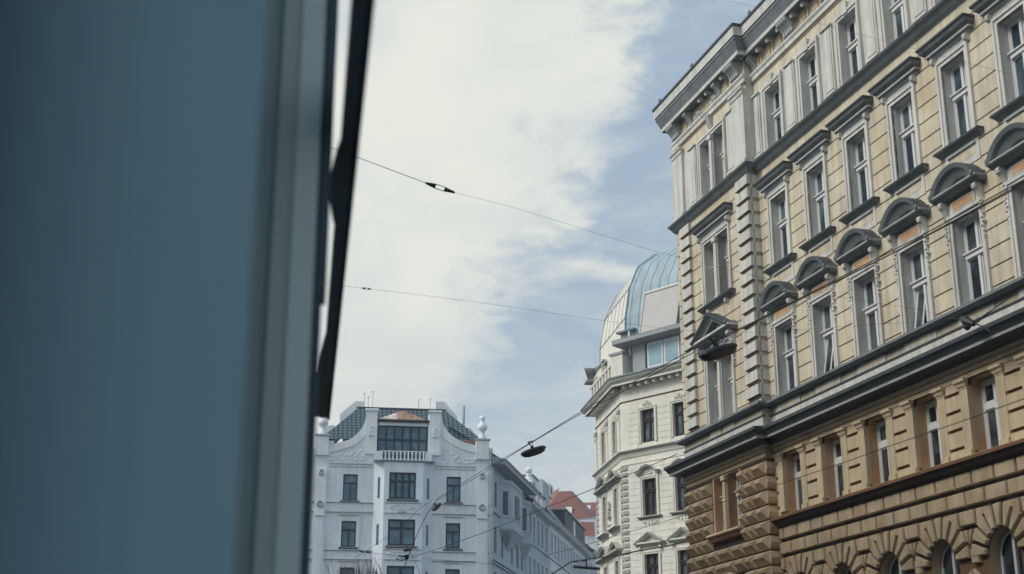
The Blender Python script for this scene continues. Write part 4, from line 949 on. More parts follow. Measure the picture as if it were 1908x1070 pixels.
# upper gable parts are slabs 0.45 m thick
b.prism([(-4.94, 19.6), (0, 19.6)]+curveR[1:], -0.45, 0.0, 'palewall', back=True)
gpart('wall', b)
def band(pts, wdt, q, m, nm):                         # broad flat moulding that follows the gable curve
    b = MB(); inn = []
    n = len(pts)
    for i in range(n):
        p0, p1 = Vector(pts[max(0, i-1)]), Vector(pts[min(n-1, i+1)]); t = (p1-p0).normalized(); inn.append((pts[i][0]-t.y*wdt*(1), pts[i][1]+t.x*wdt))
    for i in range(n-1):
        b.fq([(pts[i][0], q, pts[i][1]), (pts[i+1][0], q, pts[i+1][1]), (inn[i+1][0], q, inn[i+1][1]), (inn[i][0], q, inn[i][1])], m)
        b.fq([(inn[i][0], q, inn[i][1]), (inn[i+1][0], q, inn[i+1][1]), (inn[i+1][0], 0, inn[i+1][1]), (inn[i][0], 0, inn[i][1])], m)
        b.fq([(pts[i+1][0], q, pts[i+1][1]), (pts[i][0], q, pts[i][1]), (pts[i][0], -0.3, pts[i][1]), (pts[i+1][0], -0.3, pts[i+1][1])], m)
    return b
gpart('gable_scroll', band([(x, z+0.02) for x, z in curveR[2:11]], 0.55, 0.07, 'paletrim', ''))
gpart('gable_scroll', band([(x, z+0.02) for x, z in curveL[1:11]], 0.55, 0.07, 'paletrim', ''))
for cx in (-4.43, -9.25):                             # gable pillars with caps
    b = MB(); b.box(cx-0.42, cx+0.42, -0.5, 0.14, 20.4, 23.6, 'paletrim'); b.prof(cx-0.46, cx+0.46, [(-0.5, 23.86), (0.2, 23.86), (0.24, 23.78), (0.2, 23.68), (0.14, 23.6)], 'paletrim', 0.6, 0.6, 0.14); b.box(cx-0.2, cx+0.2, 0.14, 0.19, 21.75, 21.83, 'palegrey', back=False); relief(b, cx, 22.3, 0.14, 0.1, 0.25, 8, 'paletrim', 2, 0.06)
    gpart('gable_pillar', b)
for xa, xb, s in ((-12.3, -9.15, 1), (-4.4, -1.3, -1)):   # carved panels under the scrolls
    b = MB(); rr = random.Random(11)
    for i in range(70):
        t = rr.random(); x = xa+(xb-xa)*t; top = 0.35+1.5*((t if s > 0 else 1-t)**2); z = 19.85+rr.random()*top; r = 0.05+0.05*rr.random()
        P = [(x+math.cos(k*math.pi/3+i)*r, z+math.sin(k*math.pi/3+i)*r) for k in range(6)]; b.cham(P, 0.0, 0.05, r*0.45, 'paletrim' if i % 2 else 'palewall')
    b.box(min(xa, xb), max(xa, xb), 0, 0.05, 19.58, 19.66, 'palegrey', back=False); b.box(min(xa, xb), max(xa, xb), 0, 0.04, 19.38, 19.43, 'palegrey', back=False)
    gpart('carved_panel', b)
def gwin(w_, h, lights, tr, q=-0.12):
    b = win_frame(w_, h, tr, bar=0.10, mull=0.10, lights=lights, q=q, m='frame_dark', ledge=False, topm=False); return b
kg = []
for i, (z0, z1) in enumerate(glev):
    h = z1-z0; s_ = [('pane', pane_mb(1.08, h, -0.12, 'glass_blue')), ('sill', (lambda b: (b.prof(-0.68, 0.68, [(0, 0.03-EYE), (0.16, 0.0-EYE), (0.16, -0.08-EYE), (0.05, -0.14-EYE), (0, -0.14-EYE)], ['dark_mould']*4, 0.2, 0.2), b)[1])(MB()))]
    if i: t = MB(); t.box(-0.74, 0.74, 0, 0.12, h+0.42-EYE, h+0.50-EYE, 'palegrey', back=False); t.box(-0.78, -0.56, 0, 0.03, -0.1-EYE, h+0.42-EYE, 'paletrim', back=False); t.box(0.56, 0.78, 0, 0.03, -0.1-EYE, h+0.42-EYE, 'paletrim', back=False); t.box(-0.56, 0.56, 0, 0.03, h+0.02-EYE, h+0.42-EYE, 'paletrim', back=False); s_.append(('surround', t))
    K = WinKind(gwin(1.08, h, 2, h*0.66).mesh('window'), subs(*s_))
    for c in (-10.68, -2.96): K.put(GB, FN, c, z0, 0)
# central bay, canted sides
QB = 0.75; bl, br, bfl, bfr = -8.95, -4.52, -8.2, -5.32
b = MB(); hb = [(-7.84, -5.84, z0+0.05, z1+0.1) for z0, z1 in glev]
holed(b, bfl, bfr, -EYE, 19.75, hb, QB, 'palewall', 0.2)
for s, (xo, xi) in ((-1, (bl, bfl)), (1, (br, bfr))):
    n_seg = 1; P = [(xo, 0.0), (xi, QB)]
    pl = [P[0], P[1]] if s < 0 else [P[1], P[0]]
    b.fq([(pl[0][0], pl[0][1], -EYE), (pl[1][0], pl[1][1], -EYE), (pl[1][0], pl[1][1], 19.75), (pl[0][0], pl[0][1], 19.75)], 'palewall')
b.fq([(bl, 0, 19.75), (bfl, QB, 19.75), (bfr, QB, 19.75), (br, 0, 19.75)], 'palegrey')
gpart('bay', b)
for z0, z1 in glev:                                   # slit windows in the canted sides
    for xo, xi in ((bl, bfl), (br, bfr)):
        P0, P1 = Vector((xo, 0)), Vector((xi, QB)); a, c = P0.lerp(P1, 0.38), P0.lerp(P1, 0.60)
        if xo > xi: a, c = c, a
        b = MB(); 
        nq = 0.012
        b.fq([(a.x, a.y+nq, z0+0.15), (c.x, c.y+nq, z0+0.15), (c.x, c.y+nq, z1-0.25), (a.x, a.y+nq, z1-0.25)], 'frame_dark')
        e = (c-a)*0.16
        b.fq([(a.x+e.x, a.y+e.y+0.02, z0+0.22), (c.x-e.x, c.y-e.y+0.02, z0+0.22), (c.x-e.x, c.y-e.y+0.02, z1-0.32), (a.x+e.x, a.y+e.y+0.02, z1-0.32)], 'glass_blue'); gpart('slit_window', b)
for i, (z0, z1) in enumerate(glev):
    h = z1-z0+0.05; sl = MB(); sl.prof(-1.12, 1.12, [(0, 0.03-EYE), (0.18, 0.0-EYE), (0.18, -0.09-EYE), (0.05, -0.16-EYE), (0, -0.16-EYE)], ['dark_mould']*4, 0.2, 0.2)
    K = WinKind(win_frame(2.0, h, h*0.66, bar=0.11, mull=0.13, lights=2 if i else 4, q=-0.12, m='frame_dark', ledge=False).mesh('window'), subs(('pane', pane_mb(2.0, h, -0.12, 'glass_blue')), ('sill', sl)))
    K.put(GB, FN, -6.84, z0+0.05, QB)
for z in (16.3, 12.9, 9.4):                           # carved apron and shallow arch between the storeys of the bay
    b = MB(); b.box(-8.15, -5.4, QB, QB+0.06, z-0.42, z-0.38, 'palegrey', back=False); b.box(-8.15, -5.4, QB, QB+0.05, z+0.32, z+0.37, 'palegrey', back=False)
    relief(b, -6.84, z-0.35, QB, 0.3, 0.08, 8, 'palegrey', 5, 0.07)
    relief(b, -6.84, z+0.05, QB, 1.0, 0.16, 22, 'paletrim', 6, 0.06); gpart('carved_panel', b)
for z in (16.0, 16.72, 12.55, 13.2, 9.1, 9.8):
    for xa, xb in ((-13.6, -8.95), (-4.52, 0)):
        b = MB(); b.prof(xa, xb, [(0, z+0.04), (0.09, z+0.03), (0.09, z-0.02), (0, z-0.04)], ['palegrey', 'palegrey', 'dark_mould']); gpart('ledge', b)
for xa, xb in ((-12.1, -9.1), (-4.3, -1.3)):
    b = MB(); x = xa
    while x < xb: b.box(x, x+0.10, 0, 0.03, 16.06, 16.62, 'paletrim', back=False); x += 0.2
    gpart('fluted_band', b)
# outer pilasters with grotesque heads, rain pipe, urns
for xa, xb in ((-13.3, -12.45), (-1.25, -0.35)):
    b = MB(); b.box(xa, xb, 0, 0.12, -EYE, 19.2, 'paletrim', back=False); b.box(xa+0.15, xb-0.15, 0.12, 0.15, 10.0, 15.6, 'palewall', back=False)
    relief(b, (xa+xb)/2, 16.55, 0.12, 0.22, 0.22, 10, 'palegrey', 3, 0.10); b.box(xa+0.1, xb-0.1, 0.12, 0.2, 15.72, 16.2, 'paletrim', back=False); b.box(xa+0.08, xb-0.08, 0.12, 0.22, 15.66, 15.72, 'palegrey', back=False)
    relief(b, (xa+xb)/2, 18.9, 0.12, 0.15, 0.2, 8, 'palegrey', 4, 0.08)
    b.box(xa-0.05, xb+0.05, -0.45, 0.2, 20.2, 21.62, 'paletrim'); b.prof(xa-0.1, xb+0.1, [(-0.45, 21.80), (0.26, 21.80), (0.28, 21.70), (0.2, 21.6)], ['paletrim', 'palegrey', 'palegrey'], 0.5, 0.5, 0.2)
    gpart('pilaster', b)
    b = MB(); b.lathe(((xa+xb)/2, 0.12, 21.8+EYE), [(0.30, 0), (0.30, 0.18), (0.22, 0.3), (0.20, 0.62), (0.34, 0.72), (0.40, 0.92), (0.36, 1.05), (0.22, 1.25), (0.14, 1.42), (0.16, 1.46), (0.22, 1.56), (0.20, 1.72), (0.10, 1.82), (0, 1.85)], 'paletrim'); gpart('urn_finial', b, smooth=True)
b = MB(); b.tube([(-0.18, -0.16, 0), (-0.18, -0.16, 20.9+EYE)], 0.07, 'palegrey', 8); gpart('downpipe', b)
# loggia with glazing and railing, copper roof above
b = MB()
b.box(-8.82, -4.9, -0.75, -0.7, 19.75, 23.0, 'frame_dark')
x0, x1 = -8.72, -5.0; cols = 6
gpart('loggia_wall', b)
f = MB(); zz = [20.1, 21.55, 22.6]
for i in range(cols+1): x = x0+(x1-x0)*i/cols; f.box(x-0.06, x+0.06, -0.45, -0.32, 19.8, 22.65, 'frame_dark')
for z in (19.85, 21.6, 22.68): f.box(x0, x1, -0.46, -0.31, z-0.08, z+0.08, 'frame_dark')
f.box(x0, x1, -0.5, -0.1, 22.66, 22.9, 'paletrim'); lo = gpart('loggia_glazing', f)
p = MB(); p.box(x0+0.02, x1-0.02, -0.42, -0.40, 19.85, 22.62, 'glass_blue'); obj('pane', p.mesh('pane'), lo)
b = MB(); b.box(-8.55, -5.1, QB-0.06, QB, 20.50, 20.56, 'paletrim')
for i in range(12):
    x = -8.45+i*0.285
    b.lathe((x, -(QB-0.05), 19.85+EYE), [(0.05, 0), (0.075, 0.08), (0.045, 0.3), (0.07, 0.55), (0.05, 0.65)], 'paletrim', 8)
b.box(-8.5, -5.1, QB-0.02, QB, 19.88, 19.93, 'paletrim')
for x in (-8.75, -4.9): b.box(x-0.22, x+0.22, 0.0, QB*0.7, 19.75, 20.55, 'paletrim')
gpart('balcony_railing', b)
b = MB(); b.prof(bl-0.05, br+0.05, [(0, 19.84), (QB+0.1, 19.82), (QB+0.1, 19.74), (QB, 19.70)], ['dark_mould']*3, 0, 0); gpart('balcony_floor', b)
b = MB(); n = 8
b.box(-8.9, -4.8, -1.4, 0.1, 22.92, 23.10, 'lamp_dark')
for i in range(n):
    u0, u1 = i/n, (i+1)/n; X0, X1 = -8.85+4.0*u0, -8.85+4.0*u1; h0, h1 = 23.1+0.85*(1-abs(2*u0-1))**0.8, 23.1+0.85*(1-abs(2*u1-1))**0.8
    b.fq([(X0, 0.05, 23.1), (X1, 0.05, 23.1), (X1, -0.6, h1), (X0, -0.6, h0)], 'copper_lit' if i in (0, 1, 2) else 'copper'); b.fq([(X0, -0.6, h0), (X1, -0.6, h1), (X1, -2.2, h1+0.1), (X0, -2.2, h0+0.1)], 'copper_lit' if i in (0, 1) else 'copper')  # left slope in a paler copper, its lit side put into the colour
gpart('copper_roof', b)
# hipped tiled roof with chimneys
def uvface(b, pts, mt, su=1.0):
    P = [Vector((x, -q, z)) for x, q, z in pts]; u = (P[1]-P[0]).normalized(); nn = (P[1]-P[0]).cross(P[-1]-P[0]).normalized(); v = nn.cross(u)
    b.uv[len(b.f)] = [((p-P[0]).dot(u), (p-P[0]).dot(v)) for p in P]; b.fq(pts, mt)
rf = MB(); e0, e1 = -13.05, -0.75; r0_, r1_ = -10.2, -3.45; zr = 24.62; ze = 21.55; qf, qm, qk = -0.5, -3.0, -9.0
uvface(rf, [(e0, qf, ze), (e1, qf, ze+0.25), (r1_, qm, zr), (r0_, qm, zr)], 'tiles_blue')
uvface(rf, [(e1, qf, ze+0.25), (e1, qk, ze), (r1_, qk, zr), (r1_, qm, zr)], 'tiles_blue'); uvface(rf, [(e0, qk, ze), (e0, qf, ze), (r0_, qm, zr), (r0_, qk, zr)], 'tiles_blue')
rf.fq([(r0_, qm, zr), (r1_, qm, zr), (r1_, qk, zr), (r0_, qk, zr)], 'slate')
rf.box(r0_-0.1, r1_+0.1, qm-0.2, qm+0.06, zr-0.03, zr+0.07, 'lead')
rf.box(e0-0.05, -12.0, qf-0.3, qf+0.08, ze-0.1, ze, 'frame_dark'); rf.box(-2.9, e1+0.05, qf-0.3, qf+0.08, ze+0.12, ze+0.22, 'copper'); rf.box(-2.7, e1, qf-0.3, qf, ze-0.6, ze+0.12, 'copper'); rf.box(e0, -12.0, qf-0.3, qf, ze-0.7, ze-0.1, 'palewall')
ro = gpart('roof', rf)
for pts in ([(-10.5, 24.0), (-9.75, 24.0), (-9.75, 25.15), (-10.45, 25.15), (-11.6, 24.1), (-11.6, 23.4)], [(-4.15, 24.2), (-2.45, 23.1), (-2.45, 24.2), (-3.45, 25.35), (-4.15, 25.35)], [(-13.3, 21.8), (-12.3, 22.4), (-12.0, 23.2), (-12.5, 23.15), (-13.3, 22.4)], [(-2.35, 22.7), (-0.95, 21.9), (-0.95, 22.75), (-1.4, 23.3), (-2.35, 23.3)]):
    b = MB(); b.prism(pts, -4.0, -3.1, 'paletrim'); b.prism([(x, z+0.06) for x, z in pts if z > (25.0 if max(k[1] for k in pts) > 25 else 23.1)]+[(pts[2][0], pts[2][1]+0.0)], -4.1, -3.05, 'lead') if False else None
    me = b.mesh('chimney'); obj('chimney', me, ro)
b = MB(); b.tube([(-1.9, 3.3, 23.0+EYE), (-1.9, 3.3, 25.1+EYE)], 0.09, 'palegrey', 8); obj('vent_pipe', b.mesh('vent_pipe'), ro)
for x, h in ((-9.45, 0.9), (-9.1, 1.35), (-9.75, 1.2), (-5.5, 0.8), (-4.6, 0.9)):
    b = MB(); b.tube([(x, 3.0, zr+EYE), (x, 3.0, zr+h+EYE)], 0.02, 'metal_grey', 4); b.tube([(x-0.12, 3.0, zr+h*0.95+EYE), (x+0.12, 3.0, zr+h+EYE)], 0.02, 'metal_grey', 4); obj('antenna', b.mesh('antenna'), ro)

# --- side front of the gabled building along the street
b = MB()
slev = [(16.8, 18.7), (13.3, 15.3), (9.8, 11.9), (6.4, 8.4)]
sx = [(0.75, 1.65), (10.0, 10.9)]
hs = [(a, c, z0, z1) for a, c in sx for z0, z1 in slev]
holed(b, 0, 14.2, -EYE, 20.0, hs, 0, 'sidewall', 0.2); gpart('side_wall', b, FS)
for a, c in sx:
    for z0, z1 in slev:
        K = WinKind(win_frame(c-a, z1-z0, (z1-z0)*0.66, bar=0.1, q=-0.12, m='frame_dark', ledge=False).mesh('window'), subs(('pane', pane_mb(c-a, z1-z0, -0.12, 'glass_blue')))); K.put(GB, FS, (a+c)/2, z0, 0)
def oriel(x0, x1, z0, z1, q):
    b = MB(); P = [(x0, 0), (x0+0.9, q), (x1-0.9, q), (x1, 0)]
    for (xa, qa), (xb, qb) in zip(P[:-1], P[1:]):
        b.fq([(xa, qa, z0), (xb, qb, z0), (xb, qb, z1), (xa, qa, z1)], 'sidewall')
        for zz, h, o in ((z1-0.35, 0.12, 0.05), (z0+0.1, 0.14, 0.08), (z0+1.0, 0.08, 0.04)):
            b.fq([(xa, qa+o, zz), (xb, qb+o, zz), (xb, qb+o, zz+h), (xa, qa+o, zz+h)], 'palegrey'); b.fq([(xa, qa, zz), (xb, qb, zz), (xb, qb+o, zz), (xa, qa+o, zz)], 'palegrey')
    b.fq([(x, qq, z1) for x, qq in P], 'palegrey')
    mid = ((x0+x1)/2, 0, z0-1.3)
    for (xa, qa), (xb, qb) in zip(P[:-1], P[1:]): b.fq([mid, (xb, qb, z0), (xa, qa, z0)][::-1], 'sidewall')
    gpart('oriel', b, FS)
    for zb_, h in ((z0+1.2, 1.8),):
        for (xa, qa), (xb, qb) in zip(P[:-1], P[1:]):
            a, c = Vector((xa, qa)).lerp(Vector((xb, qb)), 0.3), Vector((xa, qa)).lerp(Vector((xb, qb)), 0.7)
            n = Vector((-(c-a).y, (c-a).x)).normalized()*0.02
            w_ = MB(); w_.fq([(a.x+n.x, a.y+n.y, zb_), (c.x+n.x, c.y+n.y, zb_), (c.x+n.x, c.y+n.y, zb_+h), (a.x+n.x, a.y+n.y, zb_+h)], 'frame_dark'); e = (c-a)*0.14; a, c = a+e, c-e
            w_.fq([(a.x+2*n.x, a.y+2*n.y, zb_+0.1), (c.x+2*n.x, c.y+2*n.y, zb_+0.1), (c.x+2*n.x, c.y+2*n.y, zb_+h-0.1), (a.x+2*n.x, a.y+2*n.y, zb_+h-0.1)], 'glass_matt'); gpart('slit_window', w_, FS)
for zz in (15.3,): oriel(2.6, 9.2, zz, 19.2, 0.8); oriel(11.2, 14.1, zz, 19.0, 0.7)
for x in (3.8, 7.9, 12.4):
    for z0, z1 in slev[1:]:
        w_ = MB(); w_.box(x-0.35, x+0.35, 0.0, 0.02, z0, z1-0.2, 'frame_dark', back=False); w_.box(x-0.27, x+0.27, 0.02, 0.025, z0+0.1, z1-0.3, 'glass_matt', back=False); gpart('slit_window', w_, FS)
for z in (16.3, 12.75, 12.5, 9.2):
    b = MB(); b.prof(0, 14.2, [(0, z+0.06), (0.12, z+0.04), (0.12, z-0.04), (0, z-0.08)], ['palegrey', 'palegrey', 'dark_mould']); gpart('ledge', b, FS)
b = MB(); rr = random.Random(4)
for cx in (9.6, 14.0):
    relief(b, cx, 15.5, 0.1, 0.35, 0.7, 16, 'palegrey', 5, 0.13)
gpart('relief_ornament', b, FS)
b = MB(); b.prof(-0.3, 14.3, [(0, 20.45), (1.15, 20.15), (1.20, 20.1), (1.20, 19.95), (1.05, 19.88), (1.0, 19.78), (0.95, 19.78), (0, 19.86)], ['slate', 'lead', 'lead', 'paletrim', 'paletrim', 'palegrey', 'sidewall']); gpart('eaves', b, FS)
b = MB(); uvface(b, [(-0.2, 0.6, 20.3), (14.3, 0.6, 20.3), (14.3, -3.5, 23.0), (-0.2, -3.5, 23.0)], 'tiles_grey'); b.box(0.2, 14.2, -12, -3.5, 19, 22.9, 'slate'); gpart('side_roof', b, FS)
b = MB(); b.box(-13.55, -0.4, -10.0, -0.6, -EYE, 20.4, 'palegrey'); gpart('rear_wall', b)
# ================================================================== row of houses further down that street
def street_house(label, x0, x1, ze, wins, lv, m, eq, roof, dep=10, q=0.0, extra=None, pt=1.05):
    O = FS.P; d = FS.d; P = (O[0]+d[0]*x0, O[1]+d[1]*x0); fr = Frame(P, d)
    r = root('town_house', label, 'building', (P[0], P[1], 0), 'houses along the left side of the street')
    L_ = x1-x0; hs = [(x-x0-0.5, x-x0+0.5, a, c) for x in wins for a, c in lv]
    b = MB(); holed(b, 0, L_, -EYE, ze, hs, q, m, 0.18)
    b.fq([(L_, q, -EYE), (L_, -dep, -EYE), (L_, -dep, ze), (L_, q, ze)], m); b.fq([(0, -dep, -EYE), (0, q, -EYE), (0, q, ze), (0, -dep, ze)], m)
    for (a, c) in lv:
        b.prof(0, L_, [(q, a-0.25), (q+0.1, a-0.27), (q+0.1, a-0.36), (q, a-0.4)], 'palegrey')
    obj('wall', b.mesh('wall'), r, fr.M)
    w0 = {}
    for a, c in lv:
        K = WinKind(win_frame(1.0, c-a, (c-a)*0.66, bar=0.1, q=-0.1, m='frame_dark', ledge=False).mesh('window'), subs(('pane', pane_mb(1.0, c-a, -0.1, 'glass_blue')), ('surround', surround(1.0, c-a, 0.14, 0.05, 'paletrim'))))
        for x in wins: K.put(r, fr, x-x0, a, q)
    b = MB(); b.prof(-0.02, L_+0.02, [(q-0.1, ze+0.3), (q+eq, ze+0.12), (q+eq+0.03, ze+0.02), (q+eq-0.1, ze-0.1), (q+eq-0.15, ze-0.2), (q+0.1, ze-0.25), (q+0.05, ze-0.5), (q, ze-0.5)], ['lead', 'lead', 'paletrim', 'paletrim', 'paletrim', 'palegrey', 'paletrim']); obj('eaves', b.mesh('eaves'), r, fr.M)
    b = MB(); uvface(b, [(0, q+eq-0.15, ze+0.14), (L_, q+eq-0.15, ze+0.14), (L_, -3.0, ze+roof), (0, -3.0, ze+roof)], 'tiles_grey'); b.fq([(0, -3.0, ze+roof), (L_, -3.0, ze+roof), (L_, -dep, ze), (0, -dep, ze)], 'slate')
    b.fq([(0, q, ze), (0, -3, ze+roof), (0, -dep, ze)], m); b.fq([(L_, q, ze), (L_, -dep, ze), (L_, -3, ze+roof)], m)
    obj('roof', b.mesh('roof'), r, fr.M)
    return r, fr, L_
lvb = [(16.4, 18.6), (12.7, 14.9), (9.2, 11.3), (5.7, 7.7)]
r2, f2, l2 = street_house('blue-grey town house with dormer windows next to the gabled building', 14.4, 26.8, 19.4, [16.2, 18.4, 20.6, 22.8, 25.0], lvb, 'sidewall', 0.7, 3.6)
for x in (2.5, 5.0, 7.5, 10.0):
    b = MB(); b.box(x-0.6, x+0.6, -1.8, -0.1, 19.8, 21.2, 'paletrim'); b.box(x-0.45, x+0.45, -0.1, -0.08, 19.95, 21.05, 'frame_dark', back=False); b.box(x-0.37, x+0.37, -0.08, -0.07, 20.05, 20.95, 'glass_blue', back=False); b.prof(x-0.7, x+0.7, [(-2.4, 21.6), (0.05, 21.32), (0.05, 21.2), (-1.8, 21.2)], 'slate'); obj('dormer', b.mesh('dormer'), r2, f2.M)
b = MB(); b.box(9.2, 12.2, -2.6, -1.0, 20, 23.25, 'paletrim'); b.box(9.1, 12.3, -2.7, -0.9, 23.25, 23.35, 'dark_mould'); obj('chimney', b.mesh('chimney'), r2, f2.M)
b = MB(); b.box(3.7, 4.9, -1.0, 0.0, 20.0, 21.7, 'palegrey'); b.lathe((4.3, 0.5, 21.7+EYE), [(0.62, 0), (0.45, 0.15), (0.26, 0.5), (0.2, 0.85), (0.3, 0.95), (0.33, 1.15), (0.22, 1.32), (0.0, 1.45)], 'paletrim'); obj('roof_finial', b.mesh('roof_finial'), r2, f2.M)
r3, f3, l3 = street_house('long white town house with smooth grey roof and dark glazed roof terrace', 27.0, 55.0, 19.65, [28.2+2.08*i for i in range(13)], lvb, 'farwall', 0.6, 4.4)
b = MB(); b.box(11.2, 26.4, -4.4, -0.2, 19.9, 22.3, 'frame_dark'); b.box(11.0, 26.6, -4.6, 0.0, 22.3, 22.42, 'metal_grey')
for i in range(10): b.box(11.5+i*1.5, 12.7+i*1.5, -0.2, -0.17, 20.2, 22.1, 'glass_matt' if i != 4 else 'panel_light', back=False)
obj('roof_terrace', b.mesh('roof_terrace'), r3, f3.M)
b = MB(); b.box(5.6, 9.6, -3.2, -1.5, 21, 24.5, 'sidewall'); obj('chimney', b.mesh('chimney'), r3, f3.M)
b = MB(); b.box(12.2, 14.6, -2.8, -1.9, 24.0, 25.3, 'panel_light'); b.tube([(13.4, 1.9, 24.65+EYE), (13.4, 1.86, 24.65+EYE)], 0.42, 'frame_dark', 12); obj('air_conditioner', b.mesh('air_conditioner'), r3, f3.M)
r4, f4, l4 = street_house('distant white town house farthest down the street', 55.2, 92.0, 20.3, [56.4+2.1*i for i in range(16)], [(a+0.3, c+0.3) for a, c in lvb], 'farwall', 0.6, 3.0)
# red-roofed houses that stand across the end of the street
def px_pt(x, y, dist): return at(x, y, dist)
def red_house(label, pts, dist, walls, sky, deep=9.0):
    c = at(*pts['base'], dist); r = root('red_roofed_house', label, 'building', (c.x, c.y, 0), 'red-roofed houses at the end of the street')
    fr = Frame((c.x, c.y), A(94)); 
    def loc(x, y, q=0.0):
        rr = ray(x, y); o = (fr.d[1], -fr.d[0]); num = fr.P[0]*o[0]+fr.P[1]*o[1]+q; t = num/(rr.x*o[0]+rr.y*o[1]); p = (rr.x*t, rr.y*t, rr.z*t)
        return ((p[0]-fr.P[0])*fr.d[0]+(p[1]-fr.P[1])*fr.d[1], q, p[2])
    b = MB(); P = [loc(x, y, q) for x, y, q in pts['roof']]; uvface(b, P, 'tiles_red')
    for S in pts.get('more', []): uvface(b, [loc(x, y, q) for x, y, q in S], 'tiles_red')
    obj('roof', b.mesh('roof'), r, fr.M)
    for (xa, ya, xb, yb) in sky:
        b = MB(); q1, q0 = -0.45, -1.25; Q = [loc(xa, yb, q1), loc(xb, yb, q1), loc(xb+1, ya, q0), loc(xa+1, ya, q0)]
        b.fq(Q, 'frame_dark'); ctr = [sum(k[i] for k in Q)/4 for i in range(3)]; b.fq([tuple(ctr[i]+(k[i]-ctr[i])*0.78+(0.08 if i == 1 else 0) for i in range(3)) for k in Q], 'panel_light'); 
        b.fq([(Q[0][0], q1, Q[0][2]-0.15), (Q[1][0], q1, Q[1][2]-0.15), Q[1], Q[0]], 'paletrim'); obj('roof_window', b.mesh('roof_window'), r, fr.M)
    for (xa, xb, ytop, mt, q) in walls:
        a, c_ = loc(xa, ytop, q), loc(xb, ytop, q); b = MB(); b.box(a[0], c_[0], -deep, q, -EYE, max(a[2], c_[2]), mt); obj('wall', b.mesh('wall'), r, fr.M)
    return r, fr, loc
rr1, ff1, lc1 = red_house('house with big red tiled hip roof and roof window showing above the grey roofs', {'base': (1065, 965), 'roof': [(1010, 966, 0.1), (1099, 966, 0.1), (1061, 915, -4.0), (1040, 916, -4.0)], 'more': [[(1099, 966, 0.1), (1112, 962, -9), (1066, 915, -9), (1061, 915, -4.0)], [(1018, 925, -8), (1010, 966, 0.1), (1040, 916, -4.0), (1043, 909, -4.6)]]}, 205, [(1014, 1096, 967, 'paletrim', -0.3)], [(1051, 943, 1067, 958)])
b = MB(); a_, c_ = lc1(1082, 972, 0.6), lc1(1107, 973, 0.6); lo_ = lc1(1109, 999, 2.4)
uvface(b, [(a_[0], 2.4, lo_[2]), (lo_[0], 2.4, lo_[2]), (c_[0], 0.6, c_[2]), (a_[0], 0.6, a_[2])], 'tiles_red'); b.box(a_[0], c_[0], -2, 0.58, lo_[2]-3, c_[2]+0.3, 'paletrim'); obj('lower_roof', b.mesh('lower_roof'), rr1, ff1.M)
rr2, ff2, lc2 = red_house('second red-roofed house with one bright roof window beside the cream building', {'base': (1095, 966), 'roof': [(1070, 964, 0.0), (1118, 962, 0.0), (1116, 936, -4.0), (1072, 937, -4.0)]}, 222, [(1072, 1116, 964, 'farwall', -0.2)], [(1091, 941, 1101, 950)])

# ================================================================== street lamps and overhead wires
def lamp(label, px, py, size, az, roll, clampx=0.0, lat=12.3, grp='street lamps hanging from the overhead cables'):
    p = on_lateral(px, py, -16.42, lat)
    r = root('street_lamp', label, 'street lamp', p, grp); Mr = Matrix.Rotation(R(90-az), 4, 'Z') @ Matrix.Rotation(roll, 4, 'Y')
    L2, W2 = 0.42*size, 0.19*size
    def shell(prof_, m, nm, closed=True):
        b = MB(); n = 20; base = 0
        for k, (s, z) in enumerate(prof_):
            for i in range(n):
                t = 2*math.pi*i/n; cx, sy = math.cos(t), math.sin(t); f = abs(cx)**0.55*(1 if cx >= 0 else -1); g = abs(sy)**0.7*(1 if sy >= 0 else -1)
                b.v.append((L2*s*f, W2*s*g, z*size))
        for k in range(len(prof_)-1):
            for i in range(n):
                j = (i+1) % n; b.f.append((k*n+i, k*n+j, (k+1)*n+j, (k+1)*n+i)); b.m.append(m)
        o = obj(nm, b.mesh(nm, smooth=True), r, Mr); return o
    shell([(0.0, 0.01), (0.55, 0.0), (0.86, -0.02), (0.99, -0.06), (1.03, -0.09), (1.03, -0.105), (0.97, -0.11)], 'lamp_dark', 'housing')
    shell([(0.97, -0.105), (0.93, -0.15), (0.80, -0.20), (0.5, -0.235), (0.0, -0.245)], 'lamp_lens', 'lens')
    b = MB(); s = size
    b.tube([(-0.09*s, 0, 0.20*s), (0.09*s, 0, 0.20*s), (0.0, 0, 0.03*s), (-0.09*s, 0, 0.20*s)], 0.022*s, 'lamp_dark', 5); b.tube([(0, 0, 0.06*s), (0, 0, -0.02*s)], 0.05*s, 'lamp_dark', 8); obj('hanger', b.mesh('hanger'), r, Mr @ T((clampx, 0, 0)))
    return r, p
lamp('large dark street lamp hanging in front of the triangular pediment window', 1335, 646, 1.14, 62, R(-20))
lamp('dark street lamp hanging against the open sky in the middle', 992, 835, 1.0, 62, R(-20))
lamp('small dark street lamp tilted steeply in front of the gabled building', 812, 942, 0.62, 40, R(-38))
lamp('smallest street lamp, low in front of the middle bay of the gabled building', 759, 1023, 0.45, 70, R(-5))
def cable(name, label, pts, r, grp='overhead wires across the street', mt='wire', sub=6, cat='cable'):
    P = [Vector(p) for p in pts]; Q = []
    for i in range(len(P)-1):
        p0, p1, p2, p3 = P[max(i-1, 0)], P[i], P[i+1], P[min(i+2, len(P)-1)]
        for k in range(sub):
            t = k/sub; Q.append(0.5*((2*p1)+(-p0+p2)*t+(2*p0-5*p1+4*p2-p3)*t*t+(-p0+3*p1-3*p2+p3)*t**3))
    Q.append(P[-1]); b = MB(); b.tube(Q, r, mt, 6); return solo(name, b, label, cat, grp)
LAT = 12.3
def OL(*pp, lat=LAT): return [on_lateral(x, y, -16.42, lat) for x, y in pp]
